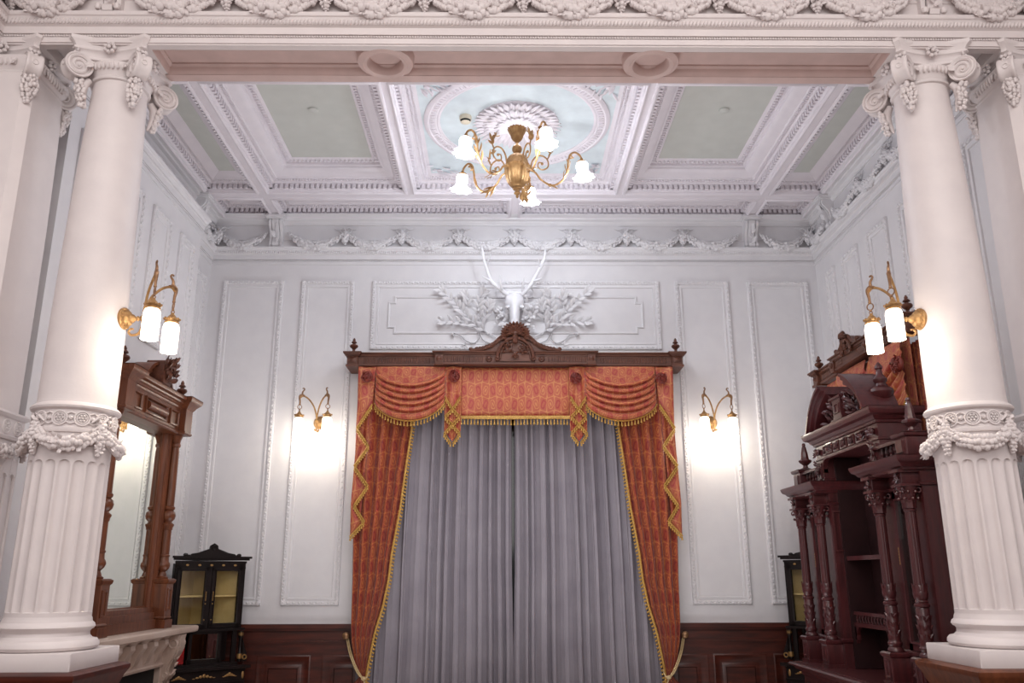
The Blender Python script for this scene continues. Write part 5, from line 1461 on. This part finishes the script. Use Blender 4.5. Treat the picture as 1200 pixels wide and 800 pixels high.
# towers
def carv(m, x0, x1, z0, z1, y, rg, n=10, s=.035):
    for i in range(n):
        a = rg.uniform(0, 2*pi)
        m.leaf((rg.uniform(x0,x1), y, rg.uniform(z0,z1)), (cos(a),-.35,sin(a)), (0,-1,0), s, s*.55, .3, 3)
rg = random.Random(91)
for s in (-1, 1):
    xi, xo = s*.43, s*1.0; a, c = sorted((xi, xo)); b = MB(TS)
    # carcass: sides, back, floor and top (the glazed door closes the front)
    for x in (a, c-.02): b.box(x, x+.02, -.68, yb, .905, 2.17)
    i_ = .004; b.box(a+i_, c-i_, yb-.02, yb-i_, .91, 2.16); b.box(a+i_, c-i_, -.677, yb-i_, .908, 1.10); b.box(a+i_, c-i_, -.677, yb-i_, 2.0, 2.16)
    mold(b, a, c, -.70, [(0,1.075),(.012,1.085),(.016,1.10),(0,1.112)], yb)
    b.box(a-.001, c+.001, -.70, -.675, .905, 1.112); b.box(a-.001,c+.001,-.70,-.675,2.07,2.149)
    mold(b, a, c, -.70, [(0,2.06),(.01,2.065),(.012,2.078),(0,2.085)], yb)
    mold(b, a-.0, c+.0, -.79, [(0,2.15),(.012,2.155),(.016,2.168),(.030,2.176),(.04,2.19),(.058,2.20),(.066,2.214),(.07,2.228),(.07,2.236)], yb)
    b.box(a-.002,c+.002,-.79,yb+.001,2.15,2.20)
    tw = b.build('tower', WOODS, SB)
    g = MB(TS)
    mold(g, a+.10, c-.0, -.60, [(0,2.236),(.01,2.24),(.01,2.262),(0,2.27)], yb); g.box(a+.10,c,-.60,yb,2.236,2.27); g.box(a+.1,c,-.60,yb,2.345,2.375)
    ex = c-.07 if s > 0 else a+.07
    g.bevbox(ex-.075, ex+.075, -.76, -.60, 2.236, 2.36, .004); mold(g, ex-.075, ex+.075, -.76, [(0,2.35),(.012,2.358),(.016,2.37),(.016,2.378)], -.60)
    g.box(ex-.04,ex+.04,-.772,-.76,2.262,2.335)
    x2 = ex - s*.075; xe = s*.47; lo, hi = sorted((x2, xe))
    g.box(lo,hi,-.745,-.68,2.236,2.256); g.box(lo,hi,-.745,-.68,2.335,2.355)
    nb = 6
    for k in range(nb): g.lathe([(.008,2.256),(.013,2.27),(.007,2.285),(.014,2.30),(.007,2.325),(.009,2.336)], 8, Tr(lo+(k+.5)*(hi-lo)/nb,-.712,0))
    nb = 7
    for k in range(nb): g.lathe([(.008,2.27),(.013,2.28),(.007,2.295),(.014,2.31),(.007,2.335),(.009,2.346)], 8, Tr(ex+ (0), -.57+k*.055,0))
    g.build('gallery', WOODS, tw)
    g = MB(TS)
    g.lathe([(.055,2.378),(.055,2.386),(.040,2.394),(.022,2.402),(.018,2.418),(.034,2.432),(.050,2.444),(.056,2.455),(.050,2.462),(.036,2.466),(.032,2.48),(.027,2.52),(.018,2.565),(.012,2.578),(.016,2.585),(.012,2.60),(0,2.604)], 8, Tr(ex,-.68,0)); g.build('obelisk_finial', WOODS, tw, 20)
    # columns of the tower
    for x in (s*.525, s*.935):
        q = TS @ Tr(x,-.755,0); p = MB(q)
        p.bevbox(-.058,.058,-.06,.09,.905,1.075,.004); p.box(-.066,.066,-.068,.09,.905,.93); mold(p,-.058,.058,-.06,[(0,1.065),(.010,1.075),(.012,1.09),(0,1.10)],.09); p.box(-.06,.06,-.06,.09,1.07,1.10)
        p.sweep([(-.035,.95),(.035,.95),(.035,1.05),(-.035,1.05)], [(0,.06),(0,.066),(.008,.066),(.012,.061)], True, FM)
        cl = p.build('column_pedestal', WOODS, tw)
        p = MB(q @ Matrix.Diagonal((.84,.84,1,1)))
        p.lathe([(.056,1.10),(.056,1.112),(.050,1.12),(.042,1.128),(.050,1.138),(.052,1.15),(.044,1.158),(.042,1.165),(.044,1.18),(.044,1.36),(.040,1.368),(.050,1.376),(.052,1.388),(.040,1.396),(.044,1.402),(.038,1.41),(.046,1.425),(.050,1.445),(.046,1.47),(.042,1.49),(.039,1.495)], 28)
        p.lathe([(.039,1.495),(.037,1.90),(.036,1.912),(.042,1.915),(.043,1.924),(.037,1.93)], 72, fn=lambda r,a_,z: r-.0035*abs(sin(9*a_)) if 1.5 < z < 1.91 else r)
        p.build('column_shaft', WOODS, cl)
        p = MB(q @ Matrix.Diagonal((.84,.84,1,1)))
        for k in range(12):
            t = 2*pi*k/12
            for zz, L in ((1.19,.05),(1.24,.05),(1.29,.05)):
                tt = t+zz*7; p.leaf((.043*cos(tt),.043*sin(tt),zz), (-sin(tt)*.7*(-1)**k,cos(tt)*.7*(-1)**k,.8), (cos(tt),sin(tt),0), L, .024, -.02, 3)
            if False: p.leaf((.044*cos(t),.044*sin(t),1.425), (cos(t)*.1,sin(t)*.1,1), (cos(t),sin(t),0), .08, .032, .0, 4)
        p.build('carved_collar', WOODS, cl); p = MB(q @ Matrix.Diagonal((.84,.84,1,1)))
        for k in range(8):
            t = 2*pi*k/8; p.leaf((.044*cos(t),.044*sin(t),1.425), (cos(t)*.1,sin(t)*.1,1), (cos(t),sin(t),0), .08, .036, .0, 4)
        p.build('leaf_cup', WOODS, cl)
        p = MB(q)
        p.lathe([(.037,1.93),(.040,1.98),(.050,2.03),(.062,2.052),(.062,2.06)], 20)
        for k in range(8):
            t = 2*pi*k/8
            for zz, L, e in ((1.93,.07,.0),(1.965,.075,.39)):
                tt = t+e; p.leaf((.040*cos(tt),.040*sin(tt),zz), (cos(tt)*.45,sin(tt)*.45,1), (cos(tt),sin(tt),0), L, .034, -.25, 4)
                p.ball((.056*cos(tt),.056*sin(tt),zz+L*.80), .010, 6, 4)
        for k in range(4):
            t = pi/4+pi/2*k; p.torus((.064*cos(t),.064*sin(t),2.035), .014, .006, 10, 5, Matrix.Rotation(t,4,'Z') @ Matrix.Rotation(pi/2,4,'X'))
        p.box(-.066,.066,-.066,.066,2.058,2.072); p.build('leafy_capital', WOODS, cl)
        p = MB(q); p.bevbox(-.045,.045,-.05,.06,2.072,2.15,.003); p.box(-.062,.062,-.075,.06,2.14,2.158)
        carv(p, -.02, .02, 2.09, 2.13, -.052, rg, 8, .03); p.ball((0,-.055,2.11), .012, 8, 5); p.build('carved_block', WOODS, cl)
    xm = s*.73
    d = MB(TS)
    w0, w1 = xm-.135, xm+.135
    for x0_, x1_ in ((a-.0005, w0-.003), (w1+.003, c+.0005)): d.box(x0_, x1_, -.698, -.676, 1.108, 2.065)
    for x in (w0, w1-.045): d.box(x, x+.045, -.70, -.675, 1.115, 2.055)
    d.box(w0,w1,-.70,-.675,1.115,1.165); d.box(w0,w1,-.70,-.675,2.0,2.055)
    d.sweep([(w0+.045,1.165),(w1-.045,1.165),(w1-.045,2.0),(w0+.045,2.0)], [(0,.70),(0,.707),(-.010,.71),(-.014,.70)], True, FM)
    dr = d.build('glazed_door', WOODS, tw)
    d = MB(TS); d.box(w0+.04,w1-.04,-.690,-.686,1.16,2.005); d.build('pane', GLASS2, dr)
    d = MB(TS)
    for k in range(6): d.ball((w0+.022,-.704,1.62+.018*k), (.006,.005,.009), 6, 4)
    d.build('keyhole_plate', GILT, dr)
    d = MB(TS)
    d.sweep([(xm-.10,.95),(xm+.10,.95),(xm+.10,1.06),(xm-.10,1.06)], [(0,.70),(0,.708),(.010,.71),(.014,.702)], True, FM); carv(d, xm-.07, xm+.07, .97, 1.04, -.705, rg, 14, .04)
    # side frieze ornaments
    xs_ = s*1.0; Q = TS @ Tr(xs_, 0, 0) @ Rz(90 if s > 0 else -90)
    d.T = Q
    for yy in (-.55,): 
        u = yy if s > 0 else -yy; blossom(d, (u,-.01,2.12), .035, 6); d.torus((u,-.005,2.12), .03, .005, 16, 5, Matrix.Rotation(pi/2,4,'X'))
    d.T = TS; blossom(d, (s*.36,-.0,0) if False else (xm,-.70,2.115), .028, 6)
    d.build('carved_panel', WOODS, tw)
    d = MB(TS @ Tr(s*.41,0,0) @ Rz(-90 if s > 0 else 90)); d.T = d.T
    u = .5 if s > 0 else -.5
    d.sweep([(u-.2,1.72),(u+.2,1.72),(u+.2,2.02),(u-.2,2.02)] , [(0,-.018),(0,-.008),(.014,-.006),(.018,-.016)], True, FM); d.build('inner_panel', WOODS, tw)
# central bay
b = MB(TS)
b.box(-.418,.418,yb-.02,yb-.002,.907,2.50)
for x in (-.428,.408): b.box(x,x+.02,-.64,yb-.003,.908,2.395)
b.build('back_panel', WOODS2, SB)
b = MB(TS); b.box(-.42,.42,-.62,yb-.02,1.66,1.68); b.box(-.42,.42,-.625,-.61,1.655,1.685); b.build('shelf', WOODS, SB)
b = MB(TS)
b.box(-.42,.42,-.62,-.585,1.275,1.297); b.box(-.42,.42,-.625,-.58,1.195,1.222); b.box(-.42,.42,-.60,yb-.02,1.195,1.205)
for k in range(17):
    x = -.40+.05*k
    b.tube([(x-.014,-.60,1.222),(x+.016,-.60,1.277)], .0075, 6); b.tube([(x+.016,-.603,1.222),(x-.014,-.603,1.277)], .0045, 5)
b.box(-.42,-.39,-.62,-.59,1.10,1.2); b.box(.39,.42,-.62,-.59,1.10,1.2)
for s in (-1, 1): b.prism([(s*.42,1.195),(s*.34,1.195),(s*.37,1.17),(s*.395,1.13),(s*.40,1.08),(s*.42,1.08)], -.62, -.595)
b.build('gallery_rail', WOODS, SB)
# crown: side cheeks, opening with arched head, frieze, cornice
b = MB(TS)
for s in (-1, 1):
    a, c = sorted((s*.43, s*.56)); b.box(a, c, -.72, yb, 2.236, 2.52)
    b.box(a+.02, c-.02, -.735, -.72, 2.26, 2.38)
    mold(b, a, c, -.72, [(0,2.236),(.01,2.24),(.01,2.255),(0,2.262)], yb)
arch = [(-.43,2.30)] + [(-.43+.08*(1-cos(pi/2*i/6)), 2.33+.07*sin(pi/2*i/6)) for i in range(7)]
arch += [(-x, z) for x, z in arch[::-1]]
top = [(-.43,2.52),(.43,2.52)]
b.prism([(.43,2.52),(-.43,2.52)] + arch, -.72, -.69)
b.box(-.429,.429,-.69,yb-.001,2.421,2.519)
b.sweep([(x,z) for x, z in arch], [(.0,.72),(.0,.728),(.014,.73),(.018,.722)], False, FM)
mold(b, -.56, .56, -.72, [(0,2.40),(.008,2.405),(.008,2.416),(0,2.42)], yb)
mold(b, -.56, .56, -.72, [(0,2.51),(.012,2.515),(.016,2.53),(.03,2.538),(.04,2.556),(.065,2.566),(.075,2.585),(.08,2.60),(.08,2.612)], yb)
b.box(-.558,.558,-.718,yb-.002,2.521,2.56); crown = b.build('crown', WOODS, SB)
b = MB(TS)
for x0, x1 in ((-.40,-.22),(-.19,-.09),(-.06,.06),(.09,.19),(.22,.40)):
    b.sweep([(x0,2.428),(x1,2.428),(x1,2.50),(x0,2.50)], [(0,.72),(0,.730),(.008,.732),(.010,.724)], True, FM)
    carv(b, x0+.02, x1-.02, 2.445, 2.485, -.722, rg, int(70*(x1-x0)), .03)
    b.ball(((x0+x1)/2,-.728,2.464), (.02,.014,.018), 8, 5)
for s in (-1, 1):
    for z in (2.29, 2.33, 2.37): carv(b, s*.495-.02, s*.495+.02, z-.01, z+.01, -.738, rg, 6, .035)
    b.ball((s*.495,-.735,2.464), (.03,.018,.028), 8, 5); carv(b, s*.495-.03, s*.495+.03, 2.44, 2.49, -.735, rg, 8, .035)
    b.ball((s*.495,-.74,2.33), (.014,.012,.03), 8, 5)
b.build('crown_carving', WOODS, crown)
b = MB(TS)    # broken segmental pediment
zc_ = 2.612-.25
for s in (-1, 1):
    b = MB(TS)
    for r0, r1, y0_, y1_ in ((.60,.58,-.80,-.55),(.58,.555,-.78,-.56),(.555,.52,-.755,-.57)):
        a0 = math.asin(.25/r0); a1 = a0+.78; n = 14
        for i in range(n):
            t0, t1 = a0+(a1-a0)*i/n, a0+(a1-a0)*(i+1)/n
            q = [(s*r*cos(t), zc_+r*sin(t)) for r, t in ((r0,t0),(r0,t1),(r1,t1),(r1,t0))]
            q = [(x, max(z, 2.612)) for x, z in q]
            b.prism(q if s > 0 else q[::-1], y0_, y1_)
    b.build('arched_pediment', WOODS, crown)
b = MB(TS)
b.box(-.10,.10,-.76,-.60,2.612,2.64); b.prism([(-.085,2.64),(.085,2.64),(.07,2.67),(.07,2.76),(.08,2.785),(-.08,2.785),(-.07,2.76),(-.07,2.67)], -.75, -.61)
b.box(-.10,.10,-.765,-.60,2.785,2.80); b.sweep([(-.045,2.68),(.045,2.68),(.045,2.75),(-.045,2.75)], [(0,.75),(0,.758),(.008,.758),(.01,.752)], True, FM)
for s in (-1, 1):
    for k in range(22): 
        x = s*rg.uniform(.10,.30); z = rg.uniform(2.63, 2.80-.25*(abs(x)-.1)); a = rg.uniform(0,pi)
        b.leaf((x,-.68-.03*rg.random(),z), (cos(a),-.4,sin(a)), (0,-1,0), .07, .035, .35, 3)
    b.torus((s*.15,-.70,2.68), .035, .013, 14, 6, Matrix.Rotation(pi/2,4,'X')); b.torus((s*.23,-.70,2.655), .024, .011, 12, 6, Matrix.Rotation(pi/2,4,'X'))
b.build('centre_plinth', WOODS, crown)
for s in (-1, 1):
    b = MB(TS); b.lathe([(.062,2.612),(.062,2.626),(.046,2.634),(.028,2.648),(.024,2.668),(.044,2.688),(.072,2.715),(.080,2.735),(.074,2.755),(.056,2.768),(.036,2.778),(.032,2.795),(.044,2.81),(.046,2.825),(.034,2.84),(.022,2.86),(.018,2.89),(.026,2.90),(.024,2.915),(.008,2.94),(0,2.945)], 24, Tr(s*.46,-.62,0))
    b.build('urn_finial', WOODS, crown)
for s in (-1, 1):   # scroll struts against the crown cheeks
    b = MB(TS); b.prism([(s*.56,2.375),(s*.70,2.375),(s*.66,2.40),(s*.60,2.44),(s*.58,2.49),(s*.56,2.50)], -.50, -.46)
    b.sweep([(-.5,2.28),(-.3,2.28),(-.3,2.46),(-.5,2.46)], [(0,0),(0,.006),(.01,.006)], True, lambda u, v, h, s=s: (s*(.56+h), u if s < 0 else u, v)); b.build('scroll_strut', WOODS, crown)
# ================================================================== light
def lamp(kind, loc, e, c, size=.05, rot=None, sy=None):
    l = bpy.data.lights.new(kind.lower()+'_light', kind); l.energy = e; l.color = c
    if kind == 'AREA':
        l.size = size
        if sy: l.shape = 'RECTANGLE'; l.size_y = sy
    else: l.shadow_soft_size = size
    o = bpy.data.objects.new(l.name, l); COL.objects.link(o); o.location = loc
    if rot: o.rotation_euler = rot
    return o
for p in lampspots: lamp('POINT', p + Vector((0,0,-.09)), 12, (.86,.92,1.0), .05)
lamp('POINT', (0,6.31,5.04), 4.0, (.86,.92,1.0), .06)
for p, _ in lampspots2: lamp('POINT', p + Vector((0,0,-.11)), 2.6, (1.0,.90,.76), .035)
lamp('AREA', (0,1.2,5.3), 190, (1.0,.965,.945), 5.6, (math.radians(12),0,0), 2.0)  # added overhead fill for the near room, no fitting there
lamp('AREA', (0,-3.2,3.4), 150, (1.0,.965,.945), 6.2, (math.radians(78),0,0), 2.6)  # added broad fill from behind the camera, lifts the exposure
lamp('AREA', (0,6.1,.06), 60, (.97,.975,1.0), 3.2, (math.radians(180),0,0), 2.2).data.spread = math.radians(125)  # added upward fill just above the floor, brightens the ceiling
w = bpy.data.worlds.new('World'); SC.world = w; w.use_nodes = True
w.node_tree.nodes['Background'].inputs[0].default_value = (.84,.84,.87,1); w.node_tree.nodes['Background'].inputs[1].default_value = .35
cam = bpy.data.cameras.new('camera'); co = bpy.data.objects.new('camera', cam); COL.objects.link(co)
cam.sensor_width = 36; cam.lens = 988/1200*36; cam.clip_start = .05
Mc = Matrix((( _r.x,_u.x,-_f.x,CAMP.x),(_r.y,_u.y,-_f.y,CAMP.y),(_r.z,_u.z,-_f.z,CAMP.z),(0,0,0,1)))
co.matrix_world = Mc; SC.camera = co
SC.view_settings.view_transform = 'Standard'; SC.view_settings.look = 'None'; SC.view_settings.exposure = 0
SC.cycles.use_denoising = True; SC.cycles.max_bounces = 7; SC.cycles.diffuse_bounces = 4; SC.cycles.glossy_bounces = 3; SC.cycles.transmission_bounces = 3; SC.cycles.transparent_max_bounces = 6
SC.cycles.sample_clamp_indirect = 6
